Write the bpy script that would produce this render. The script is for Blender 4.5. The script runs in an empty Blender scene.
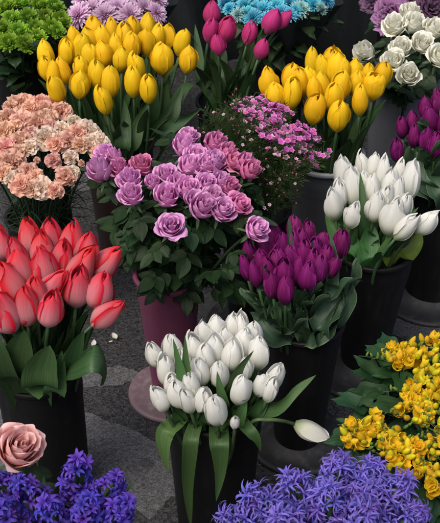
import bpy, math, random
from mathutils import Vector, Matrix, Quaternion

C = bpy.context.scene.collection
PI = math.pi
R_ = math.radians
RND = random.Random(7)

# ------------------------------------------------------------------ camera
W, H = 440.0, 523.0
FPX = 1132.0
PITCH = R_(38.0)
CAM = Vector((0.0, 0.0, 1.65))
FWD = Vector((0, math.cos(PITCH), -math.sin(PITCH)))
RIGHT = Vector((1, 0, 0))
UPV = RIGHT.cross(FWD)
cd = bpy.data.cameras.new('camera')
cd.sensor_fit = 'VERTICAL'
cd.sensor_height = 24.0
cd.lens = 24.0 * FPX / H
cd.clip_start = 0.05
cd.clip_end = 200.0
cd.dof.use_dof = True
cd.dof.focus_distance = 1.95
cd.dof.aperture_fstop = 14.0
cam = bpy.data.objects.new('camera', cd)
C.objects.link(cam)
cam.location = CAM
cam.rotation_euler = (PI / 2 - PITCH, 0, 0)
bpy.context.scene.camera = cam


def at_z(px, py, z):
    """the point at height z that the photograph shows at (px, py)"""
    d = FWD * FPX + RIGHT * (px - W / 2) - UPV * (py - H / 2)
    return CAM + d * ((z - CAM.z) / d.z)


ZK = 1.0
BUCKET_C = None


def lz(px, py, z):
    """at_z for the leaves: heights were noted for a rim at 0.25 m; stretch them to this bunch's rim and bloom height"""
    return at_z(px, py, 0.32 + (z - 0.25) * (ZK if z > 0.25 else 1.0))


def proj(p):
    q = Vector(p) - CAM
    d = q.dot(FWD)
    return (W / 2 + FPX * q.dot(RIGHT) / d, H / 2 - FPX * q.dot(UPV) / d)


# ------------------------------------------------------------------ mesh builder
class MB:
    def __init__(self):
        self.v, self.f, self.uv, self.mi = [], [], [], []

    def grid(self, fn, nu, nv, mi=0, flip=False, vr=(0, 1)):
        b = len(self.v)
        for j in range(nv + 1):
            t = j / nv
            for i in range(nu + 1):
                u = -1 + 2 * i / nu
                p = fn(u, t)
                self.v.append((p[0], p[1], p[2]))
                self.uv.append(((u + 1) / 2, vr[0] + (vr[1] - vr[0]) * t))
        for j in range(nv):
            for i in range(nu):
                a = b + j * (nu + 1) + i
                q = (a, a + 1, a + nu + 2, a + nu + 1)
                self.f.append(q[::-1] if flip else q)
                self.mi.append(mi)

    def tube(self, pts, rad, n=6, mi=0, cap=True):
        b = len(self.v)
        m = len(pts)
        up = Vector((0.31, 0.95, 0.05))
        for k, p in enumerate(pts):
            t = (Vector(pts[min(k + 1, m - 1)]) - Vector(pts[max(k - 1, 0)]))
            if t.length < 1e-9:
                t = Vector((0, 0, 1))
            t.normalize()
            s = t.cross(up)
            if s.length < 1e-4:
                s = t.cross(Vector((1, 0, 0)))
            s.normalize()
            w = t.cross(s)
            r = rad[k] if isinstance(rad, (list, tuple)) else rad
            for i in range(n):
                a = 2 * PI * i / n
                q = Vector(p) + s * (r * math.cos(a)) + w * (r * math.sin(a))
                self.v.append(tuple(q))
                self.uv.append((i / n, k / max(1, m - 1)))
        for k in range(m - 1):
            for i in range(n):
                a = b + k * n + i
                c = b + k * n + (i + 1) % n
                self.f.append((a, c, c + n, a + n))
                self.mi.append(mi)
        if cap:
            self.f.append(tuple(b + i for i in range(n))[::-1])
            self.mi.append(mi)
            self.f.append(tuple(b + (m - 1) * n + i for i in range(n)))
            self.mi.append(mi)

    def lathe(self, prof, n=40, mi=0):
        b = len(self.v)
        m = len(prof)
        for k, (r, z) in enumerate(prof):
            for i in range(n):
                a = 2 * PI * i / n
                self.v.append((r * math.cos(a), r * math.sin(a), z))
                self.uv.append((i / n, k / max(1, m - 1)))
        for k in range(m - 1):
            for i in range(n):
                a = b + k * n + i
                c = b + k * n + (i + 1) % n
                self.f.append((a, c, c + n, a + n))
                self.mi.append(mi)

    def add(self, other, M, mi=None):
        b = len(self.v)
        for p in other.v:
            self.v.append(tuple(M @ Vector(p)))
        self.uv += other.uv
        for k, f in enumerate(other.f):
            self.f.append(tuple(b + i for i in f))
            self.mi.append(other.mi[k] if mi is None else mi)

    def data(self, name, mats, smooth=True):
        me = bpy.data.meshes.new(name)
        me.from_pydata(self.v, [], self.f)
        ul = me.uv_layers.new(name='UVMap')
        li = [0] * len(me.loops)
        me.loops.foreach_get('vertex_index', li)
        flat = []
        for i in li:
            flat.extend(self.uv[i])
        ul.data.foreach_set('uv', flat)
        for m in (mats if isinstance(mats, (list, tuple)) else [mats]):
            me.materials.append(m)
        me.polygons.foreach_set('material_index', self.mi)
        me.polygons.foreach_set('use_smooth', [smooth] * len(me.polygons))
        me.update()
        return me


def ob(name, me, parent=None, M=None):
    o = bpy.data.objects.new(name, me)
    C.objects.link(o)
    if parent is not None:
        o.parent = parent
    if M is not None:
        o.matrix_basis = M
    return o


def sub(name, me, part, M):
    """a piece of a part, placed in its thing's space"""
    return ob(name, me, part, part.matrix_basis.inverted() @ M)


def thing(name, loc, label, cat, group=None):
    o = bpy.data.objects.new(name, None)
    o.empty_display_size = 0.02
    C.objects.link(o)
    o.location = loc
    o['label'] = label
    o['category'] = cat
    if group:
        o['group'] = group
    return o


def tag(o, label, cat, group=None):
    o['label'] = label
    o['category'] = cat
    if group:
        o['group'] = group


def frame(pos, axis, spin=0.0, s=1.0, sxy=None):
    """matrix that stands a canonical +z shape at pos along axis"""
    q = Vector((0, 0, 1)).rotation_difference(Vector(axis).normalized())
    q = q @ Quaternion((0, 0, 1), spin)
    sx = s if sxy is None else sxy
    return Matrix.Translation(Vector(pos)) @ q.to_matrix().to_4x4() @ Matrix.Diagonal((sx, sx, s, 1))


def bez(a, c, b, n):
    return [a.lerp(c, t).lerp(c.lerp(b, t), t) for t in [i / n for i in range(n + 1)]]


def crom(pts, n):
    P = [Vector(p) for p in pts]
    P = [P[0] * 2 - P[1]] + P + [P[-1] * 2 - P[-2]]
    out = []
    seg = len(P) - 3
    for k in range(n + 1):
        t = k / n * seg
        i = min(int(t), seg - 1)
        t -= i
        a, b, c, d = P[i:i + 4]
        out.append(0.5 * ((2 * b) + (c - a) * t + (2 * a - 5 * b + 4 * c - d) * t * t + (3 * b - a - 3 * c + d) * t ** 3))
    return out


# ------------------------------------------------------------------ materials
def nodes(name):
    m = bpy.data.materials.new(name)
    m.use_nodes = True
    nt = m.node_tree
    nt.nodes.clear()
    return m, nt


def N(nt, t, **kw):
    n = nt.nodes.new(t)
    for k, v in kw.items():
        if k in n.inputs:
            n.inputs[k].default_value = v
        else:
            setattr(n, k, v)
    return n


def ramp(nt, stops, interp='LINEAR'):
    r = nt.nodes.new('ShaderNodeValToRGB')
    r.color_ramp.interpolation = interp
    e = r.color_ramp.elements
    while len(e) > 1:
        e.remove(e[-1])
    e[0].position = stops[0][0]
    e[0].color = (*stops[0][1], 1)
    for p, c in stops[1:]:
        x = e.new(p)
        x.color = (*c, 1)
    return r


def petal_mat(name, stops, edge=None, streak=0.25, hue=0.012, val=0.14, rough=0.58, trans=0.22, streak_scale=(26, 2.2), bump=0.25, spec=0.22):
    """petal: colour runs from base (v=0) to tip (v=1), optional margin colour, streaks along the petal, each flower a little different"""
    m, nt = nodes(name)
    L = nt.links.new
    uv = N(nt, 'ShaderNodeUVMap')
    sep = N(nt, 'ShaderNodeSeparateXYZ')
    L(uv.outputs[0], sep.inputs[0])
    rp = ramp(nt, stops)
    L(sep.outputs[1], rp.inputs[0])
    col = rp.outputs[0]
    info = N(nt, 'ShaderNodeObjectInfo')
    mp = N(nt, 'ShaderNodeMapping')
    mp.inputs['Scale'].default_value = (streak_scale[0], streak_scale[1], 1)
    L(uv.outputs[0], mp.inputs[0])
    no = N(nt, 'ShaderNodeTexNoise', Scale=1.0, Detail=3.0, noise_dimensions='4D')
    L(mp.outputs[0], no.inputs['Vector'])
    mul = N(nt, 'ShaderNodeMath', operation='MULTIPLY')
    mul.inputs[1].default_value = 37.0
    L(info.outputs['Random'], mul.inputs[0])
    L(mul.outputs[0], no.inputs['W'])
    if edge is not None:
        # margin colour: |u-.5| near .5 or v near 1
        ab = N(nt, 'ShaderNodeMath', operation='SUBTRACT')
        L(sep.outputs[0], ab.inputs[0])
        ab.inputs[1].default_value = 0.5
        ab2 = N(nt, 'ShaderNodeMath', operation='ABSOLUTE')
        L(ab.outputs[0], ab2.inputs[0])
        ad = N(nt, 'ShaderNodeMath', operation='MULTIPLY_ADD')
        L(no.outputs['Fac'], ad.inputs[0])
        ad.inputs[1].default_value = 0.16
        L(ab2.outputs[0], ad.inputs[2])
        mr = N(nt, 'ShaderNodeMapRange')
        L(ad.outputs[0], mr.inputs[0])
        mr.inputs[1].default_value = edge[1]
        mr.inputs[2].default_value = edge[2]
        mx = N(nt, 'ShaderNodeMix', data_type='RGBA')
        L(mr.outputs[0], mx.inputs[0])
        L(col, mx.inputs[6])
        mx.inputs[7].default_value = (*edge[0], 1)
        col = mx.outputs[2]
    hsv = N(nt, 'ShaderNodeHueSaturation')
    h = N(nt, 'ShaderNodeMapRange')
    L(info.outputs['Random'], h.inputs[0])
    h.inputs[3].default_value = 0.5 - hue
    h.inputs[4].default_value = 0.5 + hue
    L(h.outputs[0], hsv.inputs['Hue'])
    # value: streak * per-flower
    a = N(nt, 'ShaderNodeMapRange')
    L(no.outputs['Fac'], a.inputs[0])
    a.inputs[1].default_value = 0.3
    a.inputs[2].default_value = 0.7
    a.inputs[3].default_value = 1 - streak
    a.inputs[4].default_value = 1 + streak * 0.5
    wn = N(nt, 'ShaderNodeTexWhiteNoise', noise_dimensions='1D')
    L(info.outputs['Random'], wn.inputs['W'])
    b = N(nt, 'ShaderNodeMapRange')
    L(wn.outputs[0], b.inputs[0])
    b.inputs[3].default_value = 1 - val
    b.inputs[4].default_value = 1 + val * 0.5
    mm = N(nt, 'ShaderNodeMath', operation='MULTIPLY')
    L(a.outputs[0], mm.inputs[0])
    L(b.outputs[0], mm.inputs[1])
    L(mm.outputs[0], hsv.inputs['Value'])
    L(col, hsv.inputs['Color'])
    pb = N(nt, 'ShaderNodeBsdfPrincipled', Roughness=rough)
    pb.inputs['Specular IOR Level'].default_value = spec
    L(hsv.outputs[0], pb.inputs['Base Color'])
    bp = N(nt, 'ShaderNodeBump', Strength=bump, Distance=0.0015)
    L(no.outputs['Fac'], bp.inputs['Height'])
    L(bp.outputs[0], pb.inputs['Normal'])
    tr = N(nt, 'ShaderNodeBsdfTranslucent')
    L(hsv.outputs[0], tr.inputs[0])
    ms = N(nt, 'ShaderNodeMixShader')
    ms.inputs[0].default_value = trans
    L(pb.outputs[0], ms.inputs[1])
    L(tr.outputs[0], ms.inputs[2])
    out = N(nt, 'ShaderNodeOutputMaterial')
    L(ms.outputs[0], out.inputs[0])
    return m


def leaf_mat(name, c1, c2, rough=0.42, edge=None, veins=26, trans=0.12, spec=0.35):
    m, nt = nodes(name)
    L = nt.links.new
    uv = N(nt, 'ShaderNodeUVMap')
    info = N(nt, 'ShaderNodeObjectInfo')
    mp = N(nt, 'ShaderNodeMapping')
    mp.inputs['Scale'].default_value = (veins, 1.6, 1)
    L(uv.outputs[0], mp.inputs[0])
    no = N(nt, 'ShaderNodeTexNoise', Scale=1.0, Detail=4.0, noise_dimensions='4D')
    mul = N(nt, 'ShaderNodeMath', operation='MULTIPLY')
    mul.inputs[1].default_value = 53.0
    L(info.outputs['Random'], mul.inputs[0])
    L(mul.outputs[0], no.inputs['W'])
    L(mp.outputs[0], no.inputs['Vector'])
    mx = N(nt, 'ShaderNodeMix', data_type='RGBA')
    mr = N(nt, 'ShaderNodeMapRange')
    L(no.outputs['Fac'], mr.inputs[0])
    mr.inputs[1].default_value = 0.3
    mr.inputs[2].default_value = 0.7
    L(mr.outputs[0], mx.inputs[0])
    mx.inputs[6].default_value = (*c1, 1)
    mx.inputs[7].default_value = (*c2, 1)
    col = mx.outputs[2]
    if edge is not None:
        sep = N(nt, 'ShaderNodeSeparateXYZ')
        L(uv.outputs[0], sep.inputs[0])
        ab = N(nt, 'ShaderNodeMath', operation='SUBTRACT')
        L(sep.outputs[0], ab.inputs[0])
        ab.inputs[1].default_value = 0.5
        ab2 = N(nt, 'ShaderNodeMath', operation='ABSOLUTE')
        L(ab.outputs[0], ab2.inputs[0])
        m2 = N(nt, 'ShaderNodeMapRange')
        L(ab2.outputs[0], m2.inputs[0])
        m2.inputs[1].default_value = 0.455
        m2.inputs[2].default_value = 0.495
        mx2 = N(nt, 'ShaderNodeMix', data_type='RGBA')
        L(m2.outputs[0], mx2.inputs[0])
        L(col, mx2.inputs[6])
        mx2.inputs[7].default_value = (*edge, 1)
        col = mx2.outputs[2]
    hsv = N(nt, 'ShaderNodeHueSaturation')
    wn = N(nt, 'ShaderNodeTexWhiteNoise', noise_dimensions='1D')
    L(info.outputs['Random'], wn.inputs['W'])
    b = N(nt, 'ShaderNodeMapRange')
    L(wn.outputs[0], b.inputs[0])
    b.inputs[3].default_value = 0.65
    b.inputs[4].default_value = 1.3
    L(b.outputs[0], hsv.inputs['Value'])
    h = N(nt, 'ShaderNodeMapRange')
    L(info.outputs['Random'], h.inputs[0])
    h.inputs[3].default_value = 0.48
    h.inputs[4].default_value = 0.525
    L(h.outputs[0], hsv.inputs['Hue'])
    L(col, hsv.inputs['Color'])
    pb = N(nt, 'ShaderNodeBsdfPrincipled', Roughness=rough)
    pb.inputs['Specular IOR Level'].default_value = spec
    L(hsv.outputs[0], pb.inputs['Base Color'])
    bp = N(nt, 'ShaderNodeBump', Strength=0.45, Distance=0.002)
    L(no.outputs['Fac'], bp.inputs['Height'])
    L(bp.outputs[0], pb.inputs['Normal'])
    tr = N(nt, 'ShaderNodeBsdfTranslucent')
    L(hsv.outputs[0], tr.inputs[0])
    ms = N(nt, 'ShaderNodeMixShader')
    ms.inputs[0].default_value = trans
    L(pb.outputs[0], ms.inputs[1])
    L(tr.outputs[0], ms.inputs[2])
    out = N(nt, 'ShaderNodeOutputMaterial')
    L(ms.outputs[0], out.inputs[0])
    return m


def plastic_mat(name, col, rough=0.45, dirt=0.3, dirtcol=(0.12, 0.115, 0.11), scale=9.0, spec=0.4):
    m, nt = nodes(name)
    L = nt.links.new
    tc = N(nt, 'ShaderNodeTexCoord')
    no = N(nt, 'ShaderNodeTexNoise', Scale=scale, Detail=8.0, Roughness=0.65)
    L(tc.outputs['Object'], no.inputs['Vector'])
    mp = N(nt, 'ShaderNodeMapping')
    mp.inputs['Scale'].default_value = (60, 60, 3)
    L(tc.outputs['Object'], mp.inputs[0])
    n2 = N(nt, 'ShaderNodeTexNoise', Scale=1.0, Detail=3.0)
    L(mp.outputs[0], n2.inputs['Vector'])
    mul = N(nt, 'ShaderNodeMath', operation='MULTIPLY')
    L(no.outputs['Fac'], mul.inputs[0])
    L(n2.outputs['Fac'], mul.inputs[1])
    mr = N(nt, 'ShaderNodeMapRange')
    L(mul.outputs[0], mr.inputs[0])
    mr.inputs[1].default_value = 0.24
    mr.inputs[2].default_value = 0.42
    mr.inputs[4].default_value = dirt
    mx = N(nt, 'ShaderNodeMix', data_type='RGBA')
    L(mr.outputs[0], mx.inputs[0])
    mx.inputs[6].default_value = (*col, 1)
    mx.inputs[7].default_value = (*dirtcol, 1)
    pb = N(nt, 'ShaderNodeBsdfPrincipled')
    pb.inputs['Specular IOR Level'].default_value = spec
    L(mx.outputs[2], pb.inputs['Base Color'])
    r2 = N(nt, 'ShaderNodeMapRange')
    L(no.outputs['Fac'], r2.inputs[0])
    r2.inputs[3].default_value = rough - 0.12
    r2.inputs[4].default_value = rough + 0.22
    L(r2.outputs[0], pb.inputs['Roughness'])
    bp = N(nt, 'ShaderNodeBump', Strength=0.12, Distance=0.002)
    L(no.outputs['Fac'], bp.inputs['Height'])
    L(bp.outputs[0], pb.inputs['Normal'])
    out = N(nt, 'ShaderNodeOutputMaterial')
    L(pb.outputs[0], out.inputs[0])
    return m


def stone_mat(name, c1, c2, speck=0.5, scale=60.0, rough=0.8, bump=0.5, wet=0.0):
    m, nt = nodes(name)
    L = nt.links.new
    tc = N(nt, 'ShaderNodeTexCoord')
    big = N(nt, 'ShaderNodeTexNoise', Scale=5.0, Detail=8.0, Roughness=0.65)
    L(tc.outputs['Object'], big.inputs['Vector'])
    fine = N(nt, 'ShaderNodeTexNoise', Scale=scale * 4, Detail=4.0, Roughness=0.7)
    L(tc.outputs['Object'], fine.inputs['Vector'])
    vo = N(nt, 'ShaderNodeTexVoronoi', Scale=scale * 4.2)
    L(tc.outputs['Object'], vo.inputs['Vector'])
    mr = N(nt, 'ShaderNodeMapRange')
    L(big.outputs['Fac'], mr.inputs[0])
    mr.inputs[1].default_value = 0.3
    mr.inputs[2].default_value = 0.7
    mx = N(nt, 'ShaderNodeMix', data_type='RGBA')
    L(mr.outputs[0], mx.inputs[0])
    mx.inputs[6].default_value = (*c1, 1)
    mx.inputs[7].default_value = (*c2, 1)
    # aggregate: each grain its own tone
    sp = N(nt, 'ShaderNodeSeparateColor')
    L(vo.outputs['Color'], sp.inputs[0])
    g = N(nt, 'ShaderNodeMapRange')
    L(sp.outputs[0], g.inputs[0])
    g.inputs[3].default_value = 1 - speck
    g.inputs[4].default_value = 1 + speck
    f2 = N(nt, 'ShaderNodeMapRange')
    L(fine.outputs['Fac'], f2.inputs[0])
    f2.inputs[1].default_value = 0.3
    f2.inputs[2].default_value = 0.7
    f2.inputs[3].default_value = 0.6
    f2.inputs[4].default_value = 1.4
    mu = N(nt, 'ShaderNodeMath', operation='MULTIPLY')
    L(g.outputs[0], mu.inputs[0])
    L(f2.outputs[0], mu.inputs[1])
    hsv = N(nt, 'ShaderNodeHueSaturation')
    L(mx.outputs[2], hsv.inputs['Color'])
    L(mu.outputs[0], hsv.inputs['Value'])
    pb = N(nt, 'ShaderNodeBsdfPrincipled')
    L(hsv.outputs[0], pb.inputs['Base Color'])
    r2 = N(nt, 'ShaderNodeMapRange')
    L(big.outputs['Fac'], r2.inputs[0])
    r2.inputs[1].default_value = 0.35
    r2.inputs[2].default_value = 0.65
    r2.inputs[3].default_value = rough - wet
    r2.inputs[4].default_value = rough
    L(r2.outputs[0], pb.inputs['Roughness'])
    bp = N(nt, 'ShaderNodeBump', Strength=bump, Distance=0.003)
    L(vo.outputs['Distance'], bp.inputs['Height'])
    L(bp.outputs[0], pb.inputs['Normal'])
    out = N(nt, 'ShaderNodeOutputMaterial')
    L(pb.outputs[0], out.inputs[0])
    return m


M = {}
M['asphalt'] = stone_mat('asphalt', (0.024, 0.024, 0.0255), (0.042, 0.042, 0.043), speck=0.85, scale=60, rough=0.8, wet=0.25)
M['slab'] = stone_mat('pale_paving', (0.085, 0.085, 0.089), (0.115, 0.115, 0.119), speck=0.5, scale=70, rough=0.85, wet=0.1)
M['stain'] = stone_mat('wet_stain', (0.05, 0.05, 0.052), (0.07, 0.07, 0.07), speck=0.4, scale=80, rough=0.7, wet=0.2)
M['black'] = plastic_mat('black_plastic', (0.008, 0.008, 0.009), rough=0.5, dirt=0.4, dirtcol=(0.035, 0.034, 0.033), spec=0.25)
M['black_dusty'] = plastic_mat('dusty_black_plastic', (0.02, 0.02, 0.022), rough=0.5, dirt=0.5, dirtcol=(0.09, 0.085, 0.085), scale=14)
M['mauve'] = plastic_mat('mauve_plastic', (0.26, 0.065, 0.13), rough=0.42, dirt=0.3, dirtcol=(0.26, 0.13, 0.16))
M['mauve_pale'] = plastic_mat('dusty_mauve_plastic', (0.20, 0.135, 0.15), rough=0.35, dirt=0.9, dirtcol=(0.34, 0.27, 0.29), scale=16)
M['brown'] = plastic_mat('brown_plastic', (0.06, 0.028, 0.026), rough=0.5, dirt=0.2)
M['grey'] = plastic_mat('grey_plastic', (0.10, 0.105, 0.115), rough=0.5, dirt=0.3, dirtcol=(0.16, 0.16, 0.165))
M['grey_pale'] = plastic_mat('pale_grey_plastic', (0.15, 0.16, 0.18), rough=0.5, dirt=0.3, dirtcol=(0.22, 0.22, 0.23))
M['rim'] = plastic_mat('toplit_rim_plastic', (0.35, 0.36, 0.38), rough=0.4, dirt=0.2)  # top-lit rim highlight put into a colour paler than the body
M['film'] = plastic_mat('dark_film', (0.02, 0.024, 0.026), rough=0.25, dirt=0.2, dirtcol=(0.06, 0.07, 0.075))

M['yellow'] = petal_mat('yellow_tulip', [(0, (0.66, 0.56, 0.05)), (0.2, (0.95, 0.59, 0.010)), (1, (0.97, 0.61, 0.012))], streak=0.12, hue=0.008, val=0.1, trans=0.25)
M['red'] = petal_mat('red_tulip', [(0, (0.74, 0.50, 0.46)), (0.2, (0.73, 0.31, 0.32)), (0.55, (0.75, 0.20, 0.235)), (0.82, (0.78, 0.07, 0.10)), (1, (0.80, 0.016, 0.035))], edge=((0.76, 0.012, 0.035), 0.36, 0.55), streak=0.14, hue=0.003, trans=0.28)
M['white'] = petal_mat('white_tulip', [(0, (0.50, 0.60, 0.28)), (0.22, (0.80, 0.82, 0.68)), (0.5, (0.86, 0.86, 0.79)), (1, (0.88, 0.88, 0.83))], streak=0.08, hue=0.004, val=0.05, trans=0.32)
M['purple'] = petal_mat('purple_tulip', [(0, (0.08, 0.016, 0.055)), (0.3, (0.15, 0.007, 0.085)), (1, (0.235, 0.010, 0.14))], edge=((0.31, 0.022, 0.20), 0.45, 0.60), streak=0.4, hue=0.01, trans=0.15)
M['magenta'] = petal_mat('magenta_tulip', [(0, (0.55, 0.18, 0.26)), (0.3, (0.56, 0.04, 0.18)), (1, (0.58, 0.035, 0.19))], streak=0.3, hue=0.01, trans=0.2)
M['lilac_rose'] = petal_mat('lilac_rose', [(0, (0.64, 0.13, 0.44)), (0.5, (0.82, 0.30, 0.64)), (1, (0.90, 0.46, 0.78))], streak=0.12, hue=0.012, trans=0.2)
M['pinker_rose'] = petal_mat('mauve_pink_rose', [(0, (0.54, 0.06, 0.26)), (0.5, (0.74, 0.15, 0.38)), (1, (0.80, 0.30, 0.52))], streak=0.16, hue=0.015, trans=0.2)
M['white_rose'] = petal_mat('white_rose', [(0, (0.74, 0.76, 0.46)), (0.4, (0.92, 0.91, 0.72)), (1, (0.95, 0.94, 0.83))], streak=0.05, hue=0.004, val=0.04, trans=0.22)
M['pink_rose'] = petal_mat('pale_pink_rose', [(0, (0.98, 0.42, 0.32)), (0.5, (0.98, 0.52, 0.46)), (1, (0.98, 0.63, 0.60))], streak=0.08, hue=0.004, val=0.03, trans=0.18)
M['peach'] = petal_mat('peach_carnation', [(0, (0.97, 0.47, 0.29)), (0.5, (0.98, 0.57, 0.40)), (1, (0.98, 0.66, 0.50))], streak=0.12, hue=0.012, trans=0.36)
M['peach_pale'] = petal_mat('pale_peach_carnation', [(0, (0.97, 0.66, 0.45)), (0.5, (0.98, 0.77, 0.59)), (1, (0.98, 0.84, 0.70))], streak=0.12, hue=0.01, trans=0.36)
M['peach_deep'] = petal_mat('coral_carnation', [(0, (0.94, 0.40, 0.31)), (0.5, (0.97, 0.52, 0.42)), (1, (0.98, 0.62, 0.53))], streak=0.12, hue=0.012, trans=0.36)
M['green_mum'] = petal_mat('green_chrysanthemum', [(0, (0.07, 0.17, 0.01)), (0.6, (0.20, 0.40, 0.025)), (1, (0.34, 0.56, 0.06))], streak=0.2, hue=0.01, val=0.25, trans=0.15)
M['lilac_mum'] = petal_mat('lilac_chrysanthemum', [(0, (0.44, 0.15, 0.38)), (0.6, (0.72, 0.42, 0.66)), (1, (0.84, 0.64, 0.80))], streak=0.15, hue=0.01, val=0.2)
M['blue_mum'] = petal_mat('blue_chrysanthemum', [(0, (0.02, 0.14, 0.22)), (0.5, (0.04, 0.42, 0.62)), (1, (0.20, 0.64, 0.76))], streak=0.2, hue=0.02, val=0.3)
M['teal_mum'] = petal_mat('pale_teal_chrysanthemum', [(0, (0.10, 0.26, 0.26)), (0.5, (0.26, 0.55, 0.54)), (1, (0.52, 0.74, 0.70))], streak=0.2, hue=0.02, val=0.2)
M['kale'] = petal_mat('purple_kale', [(0, (0.36, 0.05, 0.26)), (0.6, (0.30, 0.07, 0.24)), (1, (0.40, 0.20, 0.36))], edge=((0.42, 0.27, 0.44), 0.42, 0.6), streak=0.35, hue=0.015)
M['kale_dark'] = petal_mat('dark_kale', [(0, (0.20, 0.03, 0.15)), (0.6, (0.15, 0.045, 0.13)), (1, (0.20, 0.12, 0.20))], streak=0.35, hue=0.015)
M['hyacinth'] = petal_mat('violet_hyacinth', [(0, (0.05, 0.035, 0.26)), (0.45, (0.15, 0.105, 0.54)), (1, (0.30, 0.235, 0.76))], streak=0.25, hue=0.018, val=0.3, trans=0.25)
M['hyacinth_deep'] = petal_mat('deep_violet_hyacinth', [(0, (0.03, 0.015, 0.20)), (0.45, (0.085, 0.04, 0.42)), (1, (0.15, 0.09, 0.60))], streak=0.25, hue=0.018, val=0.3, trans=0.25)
M['freesia'] = petal_mat('yellow_freesia', [(0, (0.75, 0.58, 0.05)), (0.35, (0.95, 0.62, 0.015)), (1, (0.97, 0.68, 0.03))], streak=0.16, hue=0.012, val=0.15, trans=0.22)
M['freesia_bud'] = petal_mat('freesia_bud', [(0, (0.34, 0.42, 0.03)), (0.45, (0.74, 0.58, 0.025)), (1, (0.90, 0.62, 0.02))], streak=0.15, hue=0.03, val=0.25)
M['freesia_green'] = petal_mat('freesia_green_bud', [(0, (0.10, 0.20, 0.04)), (1, (0.22, 0.34, 0.06))], streak=0.15, hue=0.02, val=0.25)
M['wax_pink'] = petal_mat('pink_waxflower', [(0, (0.55, 0.04, 0.28)), (0.4, (0.70, 0.15, 0.52)), (1, (0.80, 0.36, 0.67))], streak=0.15, hue=0.02, val=0.25)
M['wax_pale'] = petal_mat('pale_waxflower', [(0, (0.55, 0.16, 0.25)), (0.4, (0.70, 0.42, 0.52)), (1, (0.80, 0.62, 0.68))], streak=0.15, hue=0.02, val=0.25)
M['wax_bud'] = petal_mat('waxflower_bud', [(0, (0.16, 0.10, 0.05)), (0.5, (0.34, 0.07, 0.12)), (1, (0.52, 0.16, 0.24))], streak=0.15, hue=0.02, val=0.3)

M['tulip_leaf'] = leaf_mat('tulip_leaf', (0.032, 0.074, 0.022), (0.062, 0.118, 0.042))
M['tulip_leaf_white'] = leaf_mat('bright_tulip_leaf', (0.042, 0.104, 0.028), (0.076, 0.156, 0.050))
M['tulip_leaf_pale'] = leaf_mat('glaucous_tulip_leaf', (0.026, 0.062, 0.028), (0.052, 0.102, 0.050), edge=(0.13, 0.18, 0.11))
M['tulip_leaf_yellowing'] = leaf_mat('yellowing_tulip_leaf', (0.10, 0.16, 0.02), (0.20, 0.24, 0.03))
M['dark_leaf'] = leaf_mat('dark_leaf', (0.013, 0.033, 0.010), (0.027, 0.056, 0.019))
M['rose_leaf'] = leaf_mat('rose_leaf', (0.013, 0.034, 0.011), (0.030, 0.060, 0.021), veins=8, rough=0.5, spec=0.22)
M['freesia_leaf'] = leaf_mat('freesia_leaf', (0.012, 0.042, 0.013), (0.028, 0.072, 0.023), veins=9, rough=0.5, spec=0.2)
M['needle'] = leaf_mat('waxflower_needle', (0.035, 0.065, 0.020), (0.070, 0.115, 0.038), veins=2)
M['stem'] = leaf_mat('green_stem', (0.035, 0.075, 0.028), (0.065, 0.12, 0.045), veins=3, trans=0.0)
M['stem_pale'] = leaf_mat('pale_stem', (0.10, 0.16, 0.06), (0.16, 0.22, 0.09), veins=3, trans=0.0)
M['stem_dark'] = leaf_mat('dark_stem', (0.012, 0.028, 0.012), (0.025, 0.05, 0.022), veins=3, trans=0.0)
M['calyx'] = leaf_mat('calyx', (0.045, 0.09, 0.03), (0.08, 0.13, 0.05), veins=4)


# ------------------------------------------------------------------ bloom meshes (canonical: base at origin, axis +z, length 1)
def tulip_bloom(seed, fat=0.34, point=0.6, open_=0.0, tip=2.4, twist=0.0, pk=0.38, flare=0.0):
    loose = seed % 3
    r = random.Random(seed)
    mb = MB()
    for ring in (0, 1):
        for k in range(3):
            ph = 2 * PI * k / 3 + ring * PI / 3 + r.uniform(-0.22, 0.22)
            Rr = fat * (1.0 if ring == 0 else 0.90) * r.uniform(0.92, 1.09)
            Ln = (1.0 if ring == 0 else 0.97) * r.uniform(0.86, 1.06)
            A = R_(80 if ring == 0 else 74) * r.uniform(0.94, 1.06)
            op = open_ + max(-0.03, r.gauss(0.0, 0.035))
            wav = r.uniform(0, 6)
            tw = twist + r.uniform(-0.22, 0.22)
            ec = r.uniform(0.0, 0.10)
            if ring == 0 and k == loose:
                op += 0.09
            fl = flare * r.uniform(-0.3, 1.2)

            def fn(u, v, ph=ph, Rr=Rr, Ln=Ln, A=A, op=op, wav=wav, tw=tw, ring=ring, ec=ec, fl=fl):
                if v < pk:
                    pr = 0.32 + 0.68 * math.sin(v / pk * PI / 2) ** 0.8
                else:
                    pr = 0.05 + 0.95 * max(0.0, 1 - ((v - pk) / (1 - pk)) ** tip) ** 0.8
                pr += op * v ** 2.2 + fl * max(0.0, v - 0.8) * 5
                wid = min(1.0, (1.0 - v) / 0.28) ** point if v < 1 else 0.0
                wid *= 0.55 + 0.45 * min(1, v / 0.25)
                a = ph + A * u * wid + tw * v
                flat = 1.0 - 0.10 * (u * u - 0.3) * (1 if ring == 0 else 0.6) + 0.035 * math.exp(-(u / 0.16) ** 2) * (0.3 + v)
                rad = Rr * pr * flat + 0.012 * math.sin(wav + 5 * u + 7 * v) * v
                rad += ec * abs(u) ** 5 * (0.3 + v) * (1 if ring == 0 else 0) * (1 - 0.7 * v ** 4)
                z = Ln * (v ** 0.92) - 0.05 * u * u * v
                return (rad * math.cos(a), rad * math.sin(a), z)
            mb.grid(fn, 12, 14)
    return mb


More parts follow.
